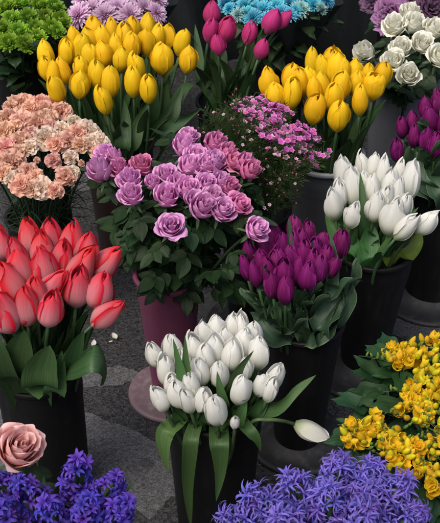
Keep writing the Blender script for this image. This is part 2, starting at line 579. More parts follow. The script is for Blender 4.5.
def rose_bloom(seed, n=26, op=1.0, tall=0.85, ruffle=0.02, frill=0.0):
    """canonical: radius about 1 at the outer petals, base at z=0, top about tall*1.3"""
    r = random.Random(seed)
    mb = MB()
    for i in range(n):
        t = i / (n - 1)
        ph = i * 2.39996 + r.uniform(-0.25, 0.25)
        rt = 0.06 + 0.66 * t ** 0.9 * (0.9 + 0.1 * op)
        h = tall * (1.12 + 0.10 * math.sin(PI * min(1, t * 1.25)) - 0.26 * t ** 2.2) * r.uniform(0.95, 1.05)
        A = R_(100 - 45 * t) * r.uniform(0.9, 1.1)
        curl = (0.06 + 0.74 * t ** 1.6) * op * r.uniform(0.7, 1.25)
        sk = 0.05 + 0.03 * r.random()
        w0, w1 = r.uniform(0, 6), r.uniform(3, 6)
        pt = r.uniform(0.0, 0.06)

        def fn(u, v, ph=ph, rt=rt, h=h, A=A, curl=curl, sk=sk, w0=w0, w1=w1, t=t, pt=pt):
            cup = math.sin(min(1.0, v / 0.72) * PI / 2) ** 0.8
            rad = 0.05 + (rt - 0.05) * cup + sk * u * v
            k = max(0.0, (v - 0.66) / 0.34)
            rad += curl * 0.30 * k ** 1.6 * (1 + 0.35 * abs(u))
            z = h * (v - 0.22 * curl * k ** 2.2) - 0.16 * h * (u * u) * v + pt * math.exp(-(u / 0.25) ** 2) * v
            wid = (0.42 + 0.58 * math.sin(min(1, v / 0.55) * PI / 2)) * (1 - 0.62 * max(0, (v - 0.6) / 0.4) ** 2.6)
            a = ph + A * u * wid
            w = ruffle * math.sin(w0 + w1 * u) * v + frill * math.sin(w0 * 3 + 19 * u) * v ** 4
            return ((rad + w) * math.cos(a), (rad + w) * math.sin(a), z + w)
        mb.grid(fn, 16 if not frill else 30, 12)
    return mb


def carnation_bloom(seed, n=32):
    r = random.Random(seed)
    mb = MB()
    for i in range(n):
        t = (i + 0.5) / n
        ph = i * 2.39996 + r.uniform(-0.3, 0.3)
        th = R_(8 + 96 * t ** 0.85) + r.uniform(-0.12, 0.12)
        ln = (0.74 + 0.28 * t) * r.uniform(0.72, 1.18)
        hw = R_(30) * r.uniform(0.8, 1.3)
        w0, k1 = r.uniform(0, 6), r.uniform(5, 8)
        q = Matrix.Rotation(ph, 3, 'Z') @ Matrix.Rotation(th, 3, 'Y') @ Matrix.Rotation(r.uniform(-0.6, 0.6), 3, 'Z')
        zz = r.random() * 6

        def fn(u, v, q=q, ln=ln, hw=hw, w0=w0, k1=k1, zz=zz):
            a = u * hw * (0.5 + 0.9 * v)
            saw = 0.07 * abs(math.sin(9 * u + zz)) * v ** 6
            d = ln * (0.12 + 0.88 * v) * (1 - 0.10 * u * u * v) * (1 - saw)
            ruf = 0.20 * math.sin(w0 + k1 * u) * v ** 1.8 + 0.06 * math.sin(2.3 * w0 + 13 * u) * v ** 3
            p = q @ Vector((ruf, d * math.sin(a), d * math.cos(a) * 0.92))
            return (p.x, p.y, p.z + 0.15)
        mb.grid(fn, 10, 5)
    return mb


def mum_bloom(seed, n=120, wid=0.09, incurve=0.6, spread=105, ln0=0.65, lift=0.25):
    r = random.Random(seed)
    mb = MB()
    for i in range(n):
        t = (i + 0.5) / n
        ph = i * 2.39996 + r.uniform(-0.2, 0.2)
        th = R_(4 + spread * t ** 0.62) + r.uniform(-0.08, 0.08)
        ln = (ln0 + (1 - ln0) * t) * r.uniform(0.88, 1.1)
        q = Matrix.Rotation(ph, 3, 'Z') @ Matrix.Rotation(th, 3, 'Y')
        bend = incurve * r.uniform(0.6, 1.3)
        w = wid * r.uniform(0.8, 1.2)

        def fn(u, v, q=q, ln=ln, bend=bend, w=w):
            a = bend * v
            x = -ln * v * math.sin(a) * 0.6
            z = ln * v * math.cos(a * 0.7)
            ww = w * (0.35 + 0.65 * math.sin(PI * min(1, 0.12 + v * 0.8)))
            p = q @ Vector((x - 0.5 * ww * u * u, ww * u, z))
            return (p.x, p.y, p.z + lift)
        mb.grid(fn, 2, 5)
    return mb


def floret(seed, ln=1.0, w=0.17, recurve=1.5):
    """hyacinth floret: tube and six narrow recurved tepals"""
    r = random.Random(seed)
    mb = MB()
    mb.tube([(0, 0, 0), (0, 0, 0.3), (0, 0, 0.62)], [0.10, 0.13, 0.16], 7, cap=False)
    for k in range(6):
        ph = k * PI / 3 + r.uniform(-0.12, 0.12)
        rc = recurve * r.uniform(0.75, 1.25)
        l = ln * r.uniform(0.9, 1.12)
        tw = r.uniform(-0.35, 0.35)

        def fn(u, v, ph=ph, rc=rc, l=l, tw=tw):
            # arc out of the tube mouth, bending outward and back
            a0 = 0.35
            a = a0 + rc * v
            kk = l / max(0.01, rc)
            rad = 0.14 + kk * (math.cos(a0) - math.cos(a))
            z = 0.58 + kk * (math.sin(a) - math.sin(a0))
            ww = w * (math.sin(PI * min(1, 0.18 + 0.80 * v)) ** 0.8) * u
            ang = ph + tw * v
            up = 0.35 * abs(ww) * 1.0
            x, y = rad, ww
            return (x * math.cos(ang) - y * math.sin(ang), x * math.sin(ang) + y * math.cos(ang), z + up)
        mb.grid(fn, 2, 7, vr=(0.35, 1))
    return mb


def freesia_bloom(seed, op=0.4):
    r = random.Random(seed)
    mb = MB()
    mb.tube([(0, 0, 0), (0, 0, 0.2), (0, 0, 0.42)], [0.07, 0.10, 0.20], 8, cap=False)
    for k in range(6):
        ring = k % 2
        ph = k * PI / 3 + r.uniform(-0.1, 0.1)
        o = op * r.uniform(0.7, 1.3)
        A = R_(52)

        def fn(u, v, ph=ph, ring=ring, o=o, A=A):
            rad = 0.17 + 0.16 * math.sin(v * PI * 0.62) + o * 0.32 * v ** 1.8 - 0.02 * ring
            wid = (0.75 + 0.55 * math.sin(PI * min(1, v))) * min(1, (1.01 - v) / 0.45) ** 0.45
            a = ph + A * u * wid * 0.9
            z = 0.38 + 0.60 * v - 0.16 * o * v ** 3 - 0.06 * u * u * v
            rr = rad * (1 - 0.10 * u * u)
            return (rr * math.cos(a), rr * math.sin(a), z)
        mb.grid(fn, 8, 9, vr=(0.3, 1))
    return mb


def bud(fat=0.26, n=9, m=9):
    mb = MB()
    prof = [(0.05, 0)]
    for k in range(1, m):
        v = k / m
        prof.append((fat * math.sin(PI * v ** 0.85) ** 0.8 + 0.02, v))
    prof.append((0.012, 1.0))
    mb.lathe(prof, n)
    return mb


# ------------------------------------------------------------------ leaf meshes
def lance_leaf(seed, bend=0.5, lean=0.12, wid=0.11, fold=0.45, wave=0.0, nv=16, nu=6, droop=0.0):
    """canonical: base at origin, length 1 upward, arching towards +x"""
    r = random.Random(seed)
    mb = MB()
    pts = []
    x = z = 0.0
    for j in range(nv + 1):
        t = j / nv
        a = lean + bend * t ** 1.5 + droop * max(0, t - 0.45) ** 1.1 * 2
        pts.append((x, z, a))
        x += math.sin(a) / nv
        z += math.cos(a) / nv
    ph, sw = r.uniform(0, 6), r.uniform(-0.06, 0.06)
    tw = r.uniform(-0.5, 0.5)

    def fn(u, v):
        k = v * nv
        i = min(int(k), nv)
        px, pz, a = pts[i]
        w = wid * (0.30 + 0.70 * math.sin(PI * min(1, v * 1.25) / 2) ) * max(0.0, 1 - v ** 3.2) ** 0.9
        up = fold * w * (abs(u) ** 1.3) * (1 - 0.5 * v) + wave * wid * math.sin(ph + 13 * v + (1.5 if u > 0 else 0)) * abs(u) ** 2
        y = w * u * (1 - 0.2 * fold * (1 - v))
        # twist a little about the midrib
        ct, st = math.cos(tw * v), math.sin(tw * v)
        y, up = y * ct - up * st, y * st + up * ct
        nx, nz = -math.cos(a), math.sin(a)
        return (px + nx * up, y + sw * v * v, pz + nz * up)
    mb.grid(fn, nu, nv)
    return mb


def strip_leaf(pts, width, side, fold=0.25, nv=18, nu=6, base=0.45, wave=0.0, tip=2.6):
    """a leaf laid along world points, side = its width direction at start"""
    P = crom(pts, nv)
    side = Vector(side).normalized()
    fr = []
    for j, p in enumerate(P):
        t = (P[min(j + 1, nv)] - P[max(j - 1, 0)]).normalized()
        s = (side - t * side.dot(t)).normalized()
        n = s.cross(t)
        fr.append((p, s, n))
    mb = MB()

    def fn(u, v):
        p, s, n = fr[min(int(round(v * nv)), nv)]
        w = width * (base + (1 - base) * math.sin(PI * min(1, v * 1.5) / 2)) * max(0.0, 1 - v ** tip) ** 0.85
        q = p + s * (w * u) + n * (fold * w * u * u + wave * width * math.sin(14 * v + 2 * u) * abs(u))
        return q
    mb.grid(fn, nu, nv)
    return mb


def leaflet(mb, base, d, ln, wid, normal, mi=0, serr=0.0, nu=4, nv=6, cup=0.15, droop=0.25):
    d = Vector(d).normalized()
    n = Vector(normal)
    n = (n - d * n.dot(d)).normalized()
    s = d.cross(n)

    def fn(u, v):
        w = wid * math.sin(PI * v ** 0.85) ** 0.75 * (1 - 0.25 * v)
        q = Vector(base) + d * (ln * v) + s * (w * u) + n * (cup * wid * u * u - droop * ln * v * v + 0.02 * ln * math.sin(9 * v) * abs(u))
        return q
    mb.grid(fn, nu, nv, mi)


def rose_leaf(seed, n=5):
    """compound leaf, base at origin, length about 1 along +x, rising a little"""
    r = random.Random(seed)
    mb = MB()
    ax = [Vector((t, 0, 0.25 * t - 0.28 * t * t)) for t in (0, 0.2, 0.4, 0.6)]
    mb.tube([tuple(p) for p in ax], [0.014, 0.012, 0.010, 0.008], 5)
    e = ax[-1]
    leaflet(mb, e, (1, r.uniform(-.15, .15), r.uniform(-.3, .1)), 0.48, 0.17, (0, r.uniform(-.3, .3), 1))
    for k, p in enumerate((ax[2], ax[1])[: (n - 1) // 2]):
        for sgn in (-1, 1):
            leaflet(mb, p + Vector((0.1, 0, 0)), (0.5, sgn * r.uniform(0.8, 1.1), r.uniform(-.4, .2)), 0.42 - 0.08 * k, 0.15, (0.1, r.uniform(-.4, .4), 1))
    return mb


def lobed_leaf(seed):
    """broad notched leaf, base at origin, length 1 along +x"""
    r = random.Random(seed)
    mb = MB()
    ph = r.uniform(0, 6)

    def fn(u, v):
        lob = 0.75 + 0.25 * abs(math.sin(v * 9.5 + ph))
        w = 0.26 * math.sin(PI * v ** 0.8) ** 0.7 * lob + 0.02 * (1 - v)
        return (v - 0.10 * abs(u) * math.sin(v * 9.5 + ph), w * u, 0.30 * v - 0.45 * v * v + 0.10 * u * u * (1 - v) + 0.02 * math.sin(11 * v + 3 * u))
    mb.grid(fn, 6, 18)
    return mb


DATA = {}
for nm, mat, kw in (
    ('yellow', 'yellow', dict(fat=0.27, point=0.38, tip=2.7, flare=0.04)),
    ('red', 'red', dict(fat=0.285, point=0.62, tip=1.5, pk=0.32, flare=0.05)),
    ('white', 'white', dict(fat=0.238, point=0.5, tip=2.0, pk=0.35, flare=0.08)),
    ('whiteb', 'white', dict(fat=0.232, point=0.55, tip=1.75, pk=0.34, flare=0.08)),
    ('purple', 'purple', dict(fat=0.255, point=0.55, tip=1.9, pk=0.36, flare=0.10)),
    ('magenta', 'magenta', dict(fat=0.30, point=0.5, tip=2.0)),
):
    DATA['tulip_' + nm] = [tulip_bloom(11 * i + len(nm) * 7, **{**kw, 'fat': kw['fat'] * (0.92 + 0.05 * (i % 4)), 'point': kw['point'] * (0.9 + 0.1 * (i % 3)), 'tip': kw['tip'] * (0.9 + 0.06 * (i % 5)), 'open_': (0.0, 0.03, 0.07, 0.0, 0.12, 0.02, 0.05, 0.0, 0.09)[i]}).data('tulip_bloom', M[mat]) for i in range(9)]
DATA['tulip_yellow'].append(tulip_bloom(91, fat=0.36, point=0.5, open_=0.5, tip=3.0).data('open_tulip_bloom', M['yellow']))
ROSES = [rose_bloom(s, n=n, op=o, tall=t) for s, n, o, t in ((3, 22, 0.6, 1.25), (5, 24, 0.45, 1.35), (8, 21, 0.75, 1.2), (13, 20, 0.32, 1.45), (15, 23, 0.5, 1.3), (19, 18, 0.2, 1.5))]
for nm, mat in (('lilac', 'lilac_rose'), ('pinker', 'pinker_rose'), ('white', 'white_rose'), ('pink', 'pink_rose')):
    DATA['rose_' + nm] = [mb.data('rose_bloom', M[mat]) for mb in ROSES]
WR = [rose_bloom(s, n=n, op=o, tall=t) for s, n, o, t in ((41, 18, 0.55, 1.25), (42, 19, 0.42, 1.35), (43, 17, 0.6, 1.2), (44, 20, 0.48, 1.3))]
DATA['rose_white'] = [mb.data('rose_bloom', M['white_rose']) for mb in WR]
DATA['rose_whitebud'] = [rose_bloom(17, n=20, op=0.2, tall=1.4).data('rose_bloom', M['white_rose'])]
DATA['rose_pinkbig'] = [rose_bloom(21, n=24, op=0.5, tall=1.5, ruffle=0.02).data('rose_bloom', M['pink_rose'])]
CARN = [carnation_bloom(s) for s in (2, 4, 6, 9)]
for nm in ('peach', 'peach_pale', 'peach_deep'):
    DATA['carn_' + nm] = [mb.data('carnation_bloom', M[nm]) for mb in CARN]
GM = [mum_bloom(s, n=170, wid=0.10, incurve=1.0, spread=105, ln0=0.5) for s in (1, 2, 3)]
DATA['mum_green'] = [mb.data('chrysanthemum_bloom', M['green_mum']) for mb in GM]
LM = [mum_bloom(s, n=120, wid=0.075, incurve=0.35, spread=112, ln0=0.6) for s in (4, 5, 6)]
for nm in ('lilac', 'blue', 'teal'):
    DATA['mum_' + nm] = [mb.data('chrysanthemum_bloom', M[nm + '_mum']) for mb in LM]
KL = [rose_bloom(s, n=22, op=1.3, tall=0.7, ruffle=0.07, frill=0.07) for s in (31, 33)]
DATA['kale'] = [mb.data('kale_leaves', M['kale']) for mb in KL]
DATA['kale_dark'] = [mb.data('kale_leaves', M['kale_dark']) for mb in KL]
FL = [floret(s, ln=1.0 + 0.2 * (s % 3), w=0.105, recurve=1.5 + 0.5 * (s % 4)) for s in range(6)]
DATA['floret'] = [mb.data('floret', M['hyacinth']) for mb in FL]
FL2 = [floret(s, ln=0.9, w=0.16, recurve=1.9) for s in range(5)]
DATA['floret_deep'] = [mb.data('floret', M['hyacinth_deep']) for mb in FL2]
DATA['freesia'] = [freesia_bloom(s, o).data('freesia_blossom', M['freesia']) for s, o in ((1, 0.0), (2, 0.2), (3, 0.42), (4, 0.1))]
DATA['freesia_bud'] = [bud(0.20).data('freesia_bud', M['freesia_bud'])]
DATA['freesia_green'] = [bud(0.18).data('freesia_green_bud', M['freesia_green'])]
for nm, mat, kw in (
    ('tulip', 'tulip_leaf', dict()), ('tulip_white', 'tulip_leaf_white', dict()), ('tulip_pale', 'tulip_leaf_pale', dict(wave=0.35, wid=0.13)), ('dark', 'dark_leaf', dict()),
):
    DATA['leaf_' + nm] = [lance_leaf(s * 3 + 1, **{**dict(bend=0.10 + 0.13 * s, lean=0.02 + 0.03 * (s % 3), wid=0.085 + 0.012 * (s % 4), fold=0.5), **kw}).data('lance_leaf', M[mat]) for s in range(6)]
DATA['leaf_carn'] = [lance_leaf(s, bend=1.2 + 0.3 * s, lean=0.5, wid=0.022, fold=0.4).data('narrow_leaf', M['dark_leaf']) for s in range(4)]
DATA['rose_leaf'] = [rose_leaf(s, 5 if s % 2 else 3).data('compound_leaf', M['rose_leaf']) for s in range(6)]
DATA['rose_leaf_dark'] = [rose_leaf(s, 5).data('compound_leaf', M['dark_leaf']) for s in range(4)]
DATA['lobed'] = [lobed_leaf(s).data('lobed_leaf', M['freesia_leaf']) for s in range(4)]
DATA['lobed_dark'] = [lobed_leaf(s).data('lobed_leaf', M['dark_leaf']) for s in range(4)]


def sepals():
    mb = MB()
    mb.lathe([(0.10, -0.12), (0.16, -0.05), (0.24, 0.02), (0.30, 0.10)], 12)
    for k in range(5):
        a = 2 * PI * k / 5
        d = Vector((math.cos(a), math.sin(a), -0.15))
        leaflet(mb, (0.2 * math.cos(a), 0.2 * math.sin(a), 0.0), d, 0.62, 0.10, (0, 0, 1), nv=5, nu=2, droop=0.35)
    return mb


DATA['sepals'] = [sepals().data('sepals', M['calyx'])]
cx = MB()
cx.lathe([(0.05, -0.62), (0.17, -0.55), (0.22, -0.3), (0.26, 0.0), (0.32, 0.22)], 12)
DATA['calyx'] = [cx.data('calyx', M['calyx'])]


# ------------------------------------------------------------------ buckets
def bucket(px, py, zr, r, label, body='black', rb=0.75, disc=None, discmat=None, rim=None, group='flower buckets on the pavement', name='flower_bucket', z0=0.0):
    global BUCKET_C
    c = at_z(px, py, zr)
    BUCKET_C = c
    t = thing(name, (c.x, c.y, z0), label, 'bucket', group)
    h = zr - z0
    b = MB()
    r0 = r * rb
    zb = 0.012 if disc else 0.0
    prof = [(0.001, zb), (r0 - 0.004, zb), (r0, zb + 0.005)]
    for k in range(1, 40):
        q = k / 40
        bead = 0.0016 * math.exp(-((q - 0.86) / 0.018) ** 2) + 0.0012 * math.exp(-((q - 0.80) / 0.014) ** 2)
        prof.append((r0 + (r - r0) * q + bead, zb + (h - zb) * q))
    prof += [(r, h - 0.006), (r - 0.004, h - 0.006), (r - 0.004 - (r - r0) * 0.6, h * 0.4), (0.001, h * 0.4)]
    b.lathe(prof, 56)
    bo = ob('bucket_body', b.data('bucket_body', M[body]), t)
    k = MB()
    k.lathe([(r - 0.004, h - 0.010), (r + 0.002, h - 0.012), (r + 0.004, h - 0.008), (r + 0.004, h - 0.002), (r + 0.002, h), (r - 0.003, h), (r - 0.005, h - 0.003), (r - 0.004, h - 0.010)], 56)
    ob('rim', k.data('bucket_rim', M[rim or body]), bo)
    if disc:
        d = MB()
        d.lathe([(0.001, 0.0), (disc, 0.0), (disc + 0.003, 0.003), (disc, 0.008), (disc - 0.008, 0.009), (disc * 0.8, 0.0075), (r0 + 0.012, 0.012), (r0 + 0.002, 0.020), (r0 - 0.002, 0.022)], 64)
        ob('base_disc', d.data('base_disc', M[discmat or body]), t)
    return c


# ------------------------------------------------------------------ flowers
ORD = ['leftmost', 'second from left', 'third from left', 'fourth from left', 'fifth from left', 'sixth from left', 'seventh from left', 'eighth from left', 'ninth from left', 'tenth from left']
ROWN = {1: ['only'], 2: ['back', 'front'], 3: ['back', 'middle', 'front'], 4: ['back', 'second', 'third', 'front'], 5: ['back', 'second', 'middle', 'fourth', 'front']}


def row_labels(pts, what, where, per=6):
    """one label for each flower of a bunch: its row counted from the back and its place in that row"""
    n = len(pts)
    nr = max(1, min(5, round(n / per)))
    idx = sorted(range(n), key=lambda i: pts[i][1])
    out = [None] * n
    for k in range(nr):
        part = idx[k * n // nr:(k + 1) * n // nr]
        part.sort(key=lambda i: pts[i][0])
        for j, i in enumerate(part):
            o = 'rightmost' if (j == len(part) - 1 and j > 0) else ORD[j]
            row = f' in {ROWN[nr][k]} row' if nr > 1 else ''
            out[i] = f'{what}, {o}{row} {where}'
    return out


def dome(px, py, c, zt, k):
    z = zt
    for _ in range(14):
        p = at_z(px, py, z)
        r2 = (p.x - c.x) ** 2 + (p.y - c.y) ** 2
        z = 0.5 * z + 0.5 * max(zt - 0.14, zt - k * r2)
    return at_z(px, py, z)


def stalk(t, S, base, axis, r0=0.0032, mat='stem', n=9, name='stem'):
    d = (base - S).length
    ctrl = base - axis * d * 0.45
    pts = bez(S, ctrl, base, n)
    loc = [tuple(p - S) for p in pts]
    mb = MB()
    mb.tube(loc, [r0 * (1.15 - 0.25 * i / n) for i in range(n + 1)], 7)
    ob(name, mb.data('stem', M[mat]), t)
    return pts


def axis_of(P, c, zr, tilt, lean=0.55, up=1.0):
    o = Vector((P.x - c.x, P.y - c.y, 0))
    a = Vector((o.x / max(0.08, P.z - zr) * lean, o.y / max(0.08, P.z - zr) * lean * 0.35 + (0.10 if lean < 0.6 else 0.0), up))
    if tilt is not None:
        a = Vector((math.tan(R_(tilt)), a.y, up))
    a += Vector((RND.uniform(-.07, .07), RND.uniform(-.07, .07), 0))
    return a.normalized()


def tulips(spec, c, zr, r, zt, kk, L, kind, leafkind, what, where, group, nleaf=2, lean=0.5, leaf_len=None, stem='stem', per=6, leaf_hi=1.0, pick=None, leaf_spread=0.9, squash=1.0):
    labels = row_labels(spec, what, where, per)
    out = []
    for i, s in enumerate(spec):
        px, py = s[0], s[1]
        tilt = s[2] if len(s) > 2 else None
        sc = s[3] if len(s) > 3 else 1.0
        var = s[4] if len(s) > 4 else RND.randrange(9)
        P = dome(px, py, c, zt, kk)
        ax = axis_of(P, c, zr, tilt, lean)
        Ls = L * sc * RND.uniform(0.90, 1.08)
        base = P - ax * Ls * 0.5
        off = Vector((P.x - c.x, P.y - c.y, 0)) * 0.42
        if off.length > r * 0.72:
            off *= r * 0.72 / off.length
        S = Vector((c.x, c.y, zr - 0.14)) + off * 0.8
        lab = s[5] if len(s) > 5 else labels[i]
        t = thing('tulip', S, lab, 'tulip', group)
        pts = stalk(t, S, base, ax, mat=stem)
        ob('bloom', DATA['tulip_' + kind][var % len(DATA['tulip_' + kind])], t, frame(base - S, ax, RND.uniform(0, 6.28), Ls, Ls * RND.uniform(0.94, 1.06) * squash))
        az0 = math.atan2(off.y, off.x)
        for q in range(nleaf):
            b = pts[3 + (q % 2)]
            az = az0 + RND.uniform(-leaf_spread, leaf_spread) + (q - 0.5) * 0.7
            ll = (leaf_len or (zt - zr + 0.05)) * RND.uniform(0.72, 1.12) * leaf_hi
            d = DATA['leaf_' + leafkind]
            Mx = Matrix.Translation(b - S) @ Matrix.Rotation(az, 4, 'Z') @ Matrix.Rotation(RND.uniform(-0.05, 0.18), 4, 'Y') @ Matrix.Rotation(RND.uniform(-.4, .4), 4, 'Z') @ Matrix.Diagonal((ll, ll, ll, 1))
            ob('leaf', d[RND.randrange(len(d))], t, Mx)
        out.append((t, S, base, ax))
    return out


def extra_leaf(owner, S, pts, width, side, mat, **kw):
    p0 = Vector(pts[0])
    cc = BUCKET_C
    root = Vector((p0.x + (cc.x - p0.x) * 0.45, p0.y + (cc.y - p0.y) * 0.45, min(p0.z, 0.32) - 0.05))
    pts = [root] + [p0 + Vector((0, 0, 0.012)) + (Vector((cc.x, cc.y, p0.z)) - p0) * 0.26] + list(pts[1:])
    mb = strip_leaf([Vector(p) - S for p in pts], width, side, **kw)
    return ob('leaf', mb.data('long_leaf', M[mat]), owner)


def roses(spec, c, zr, r, zt, kk, rad, what, where, group, default='lilac', nleaf=3, leafkind='rose_leaf', per=6, leaf_size=0.075, leaf_drop=0.16, lean=0.8):
    labels = row_labels(spec, what, where, per)
    for i, s in enumerate(spec):
        px, py = s[0], s[1]
        kind = s[2] if len(s) > 2 and s[2] else default
        sc = s[3] if len(s) > 3 else 1.0
        P = dome(px, py, c, zt, kk)
        ax = axis_of(P, c, zr, s[4] if len(s) > 4 else None, lean)
        ax = (ax + Vector((0, -0.30, 0))).normalized()
        Rr = rad * sc * RND.uniform(0.95, 1.05)
        base = P - ax * Rr * 0.55
        off = Vector((P.x - c.x, P.y - c.y, 0)) * 0.35
        if off.length > r * 0.7:
            off *= r * 0.7 / off.length
        S = Vector((c.x, c.y, zr - 0.14)) + off * 0.8
        t = thing('rose', S, s[5] if len(s) > 5 else labels[i], 'rose', group)
        pts = stalk(t, S, base, ax, r0=0.0030, mat='stem_dark', n=12)
        d = DATA['rose_' + kind]
        Fm = frame(base - S, ax, RND.uniform(0, 6.28), Rr * 0.92, Rr)
        b = ob('bloom', d[RND.randrange(len(d))], t, Fm)
        sub('sepals', DATA['sepals'][0], b, Fm)
        dl = DATA[leafkind]
        for q in range(nleaf):
            k = RND.randint(5, 11)
            p = pts[k]
            az = RND.uniform(-PI, PI) if q else math.atan2(off.y, off.x) + RND.uniform(-1, 1)
            ll = leaf_size * RND.uniform(0.75, 1.35)
            Mx = Matrix.Translation(p - S) @ Matrix.Rotation(az, 4, 'Z') @ Matrix.Rotation(RND.uniform(-0.5, 0.5), 4, 'Y') @ Matrix.Rotation(RND.uniform(-.5, .5), 4, 'X') @ Matrix.Diagonal((ll, ll, ll, 1))
            ob('leaf', dl[RND.randrange(len(dl))], t, Mx)


def heads(spec, c, zr, r, zt, kk, rad, kind, name, cat, what, where, group, flat=0.8, stem='stem_dark', leaf='lobed_dark', nleaf=2, leaf_size=0.07, per=6, lean=0.9, calyx=False, towards=0.25, base_k=0.35):
    labels = row_labels(spec, what, where, per)
    for i, s in enumerate(spec):
        kd = s[2] if len(s) > 2 and s[2] else kind
        sc = s[3] if len(s) > 3 else 1.0
        P = dome(s[0], s[1], c, zt, kk)
        ax = axis_of(P, c, zr, None, lean)
        ax = (ax + Vector((0, -towards, 0))).normalized()
        Rr = rad * sc * RND.uniform(0.93, 1.07)
        base = P - ax * Rr * base_k
        off = Vector((P.x - c.x, P.y - c.y, 0)) * 0.35
        if off.length > r * 0.7:
            off *= r * 0.7 / off.length
        S = Vector((c.x, c.y, zr - 0.12)) + off * 0.8
        lab = labels[i]
        if kd == 'carn_peach_pale':
            lab = lab.replace('peach', 'pale peach', 1)
        elif kd == 'carn_peach_deep':
            lab = lab.replace('peach', 'coral', 1)
        elif kd == 'mum_teal':
            lab = lab.replace('blue', 'pale teal', 1)
        elif kd == 'kale_dark':
            lab = lab.replace('purple', 'dark plum', 1)
        t = thing(name, S, lab, cat, group)
        pts = stalk(t, S, base, ax, r0=0.0022, mat=stem, n=10)
        d = DATA[kd]
        b = ob('bloom' if name != 'ornamental_kale' else 'leaf_rosette', d[RND.randrange(len(d))], t, frame(base - S, ax, RND.uniform(0, 6.28), Rr * flat, Rr))
        if calyx:
            sub('calyx', DATA['calyx'][0], b, frame(base - S + ax * Rr * 0.1, ax, 0, Rr * 0.75))
        for q in range(nleaf):
            p = pts[RND.randint(2, 6) if leaf == 'leaf_carn' else RND.randint(4, 9)]
            ll = leaf_size * RND.uniform(0.7, 1.3)
            dl = DATA[leaf]
            Mx = Matrix.Translation(p - S) @ Matrix.Rotation(RND.uniform(-PI, PI), 4, 'Z') @ Matrix.Rotation(RND.uniform(-0.6, 0.4), 4, 'Y') @ Matrix.Diagonal((ll, ll, ll, 1))
            ob('leaf', dl[RND.randrange(len(dl))], t, Mx)


# ================================================================== ground
g = MB()
g.v = [(-60, -20, 0), (60, -20, 0), (60, 120, 0), (-60, 120, 0)]
g.uv = [(0, 0), (1, 0), (1, 1), (0, 1)]
g.f = [(0, 1, 2, 3)]
g.mi = [0]
gr = ob('ground', g.data('ground', M['asphalt']))
gr['kind'] = 'structure'


def ground_patch(name, pix, mat, z, jag=0.0035, seg=14, smooth=False):
    """a thin sheet of another paving let into the ground, its outline worn"""
    P = [at_z(x, y, 0) for x, y in pix]
    rr = random.Random(len(pix) * 31 + int(pix[0][0]))
    out = []
    n = len(P)
    for i in range(n):
        a, b = P[i], P[(i + 1) % n]
        m = max(2, int((b - a).length / 0.006))
        m = min(m, 120)
        nr = Vector((-(b - a).y, (b - a).x, 0)).normalized()
        w = 0.0
        for k in range(m):
            w = 0.72 * w + rr.uniform(-jag, jag)
            fade = math.sin(PI * k / m) ** 0.5
            out.append(a.lerp(b, k / m) + nr * w * fade)
    mb = MB()
    mb.v = [(p.x, p.y, z) for p in out]
    mb.uv = [(p.x, p.y) for p in out]
    mb.f = [tuple(range(len(out)))]
    mb.mi = [0]
    o = ob(name, mb.data(name, M[mat], smooth=False))
    o['kind'] = 'structure'
    return o


ground_patch('paving_slab', [(-60, 372), (78, 410), (128, 428), (195, 462), (230, 470), (230, 520), (172, 496), (150, 520), (110, 500), (70, 500), (-60, 470)], 'slab', 0.0012)
ground_patch('paving_slab', [(84, 372), (118, 366), (138, 372), (140, 380), (118, 386), (84, 388)], 'slab', 0.0012, jag=0.003)
ground_patch('paving_slab', [(62, 168), (92, 160), (94, 186), (84, 192), (66, 190)], 'slab', 0.0012, jag=0.003)
ground_patch('paving_slab', [(326, 318), (440, 300), (520, 300), (520, 345), (440, 342), (380, 336), (330, 345)], 'stain', 0.0012)
ground_patch('paving_slab', [(194, 300), (235, 280), (262, 318), (230, 330), (200, 325)], 'stain', 0.0012)
ground_patch('damp_mark', [(140, 461), (147, 458), (153, 462), (151, 468), (143, 469)], 'stain', 0.0024, jag=0.003)

# ================================================================== buckets and bunches
# --- red tulips, left
ZK = 1.3
c = bucket(37, 364, 0.32, 0.074, 'black straight-sided bucket holding the red tulips at left', rb=0.94)
red = [(2, 243), (30, 237, -2), (50, 236, 4), (71, 240, 3), (16, 252), (42, 247, 2), (62, 257, 14, 1.08), (87, 247, 8), (19, 267, -4, 1.1), (44, 266, -6, 1.1), (83, 264, 28, 1.12), (108, 262, 38),
       (6, 282, -10, 1.08), (78, 285, 12, 1.08), (101, 289, 16, 1.02), (36, 293, -2), (54, 284, 40, 0.9), (26, 305, 4), (4, 311, -14, 1.1), (51, 307, 8, 1.05), (108, 313, 48, 1.0), (-14, 262), (-18, 295)]
rt = tulips(red, c, 0.32, 0.074, 0.525, 0.9, 0.074, 'red', 'tulip', 'red tulip', 'of the bunch at left', 'red tulips in the left bucket', nleaf=3, lean=0.5, leaf_hi=0.62)
t, S, _, _ = rt[20]
# broad leaf folded over the bucket rim at right
extra_leaf(t, S, [lz(62, 388, 0.27), lz(74, 366, 0.33), lz(90, 358, 0.36), lz(103, 360, 0.35), lz(107, 374, 0.31), lz(100, 386, 0.285)], 0.026, (0, 1, 0.25), 'tulip_leaf', fold=0.2, tip=5)
extra_leaf(rt[17][0], rt[17][1], [lz(20, 396, 0.27), lz(16, 370, 0.31), lz(20, 345, 0.355), lz(25, 330, 0.38)], 0.036, (1, 0, 0), 'tulip_leaf', fold=0.3)
extra_leaf(rt[18][0], rt[18][1], [lz(6, 398, 0.27), lz(2, 375, 0.31), lz(-4, 350, 0.355), lz(-6, 330, 0.38)], 0.03, (1, 0.2, 0), 'tulip_leaf', fold=0.3)
extra_leaf(rt[19][0], rt[19][1], [lz(42, 399, 0.27), lz(40, 385, 0.30), lz(41, 368, 0.33), lz(50, 345, 0.37)], 0.030, (1, 0, 0), 'tulip_leaf', fold=0.25, tip=7)
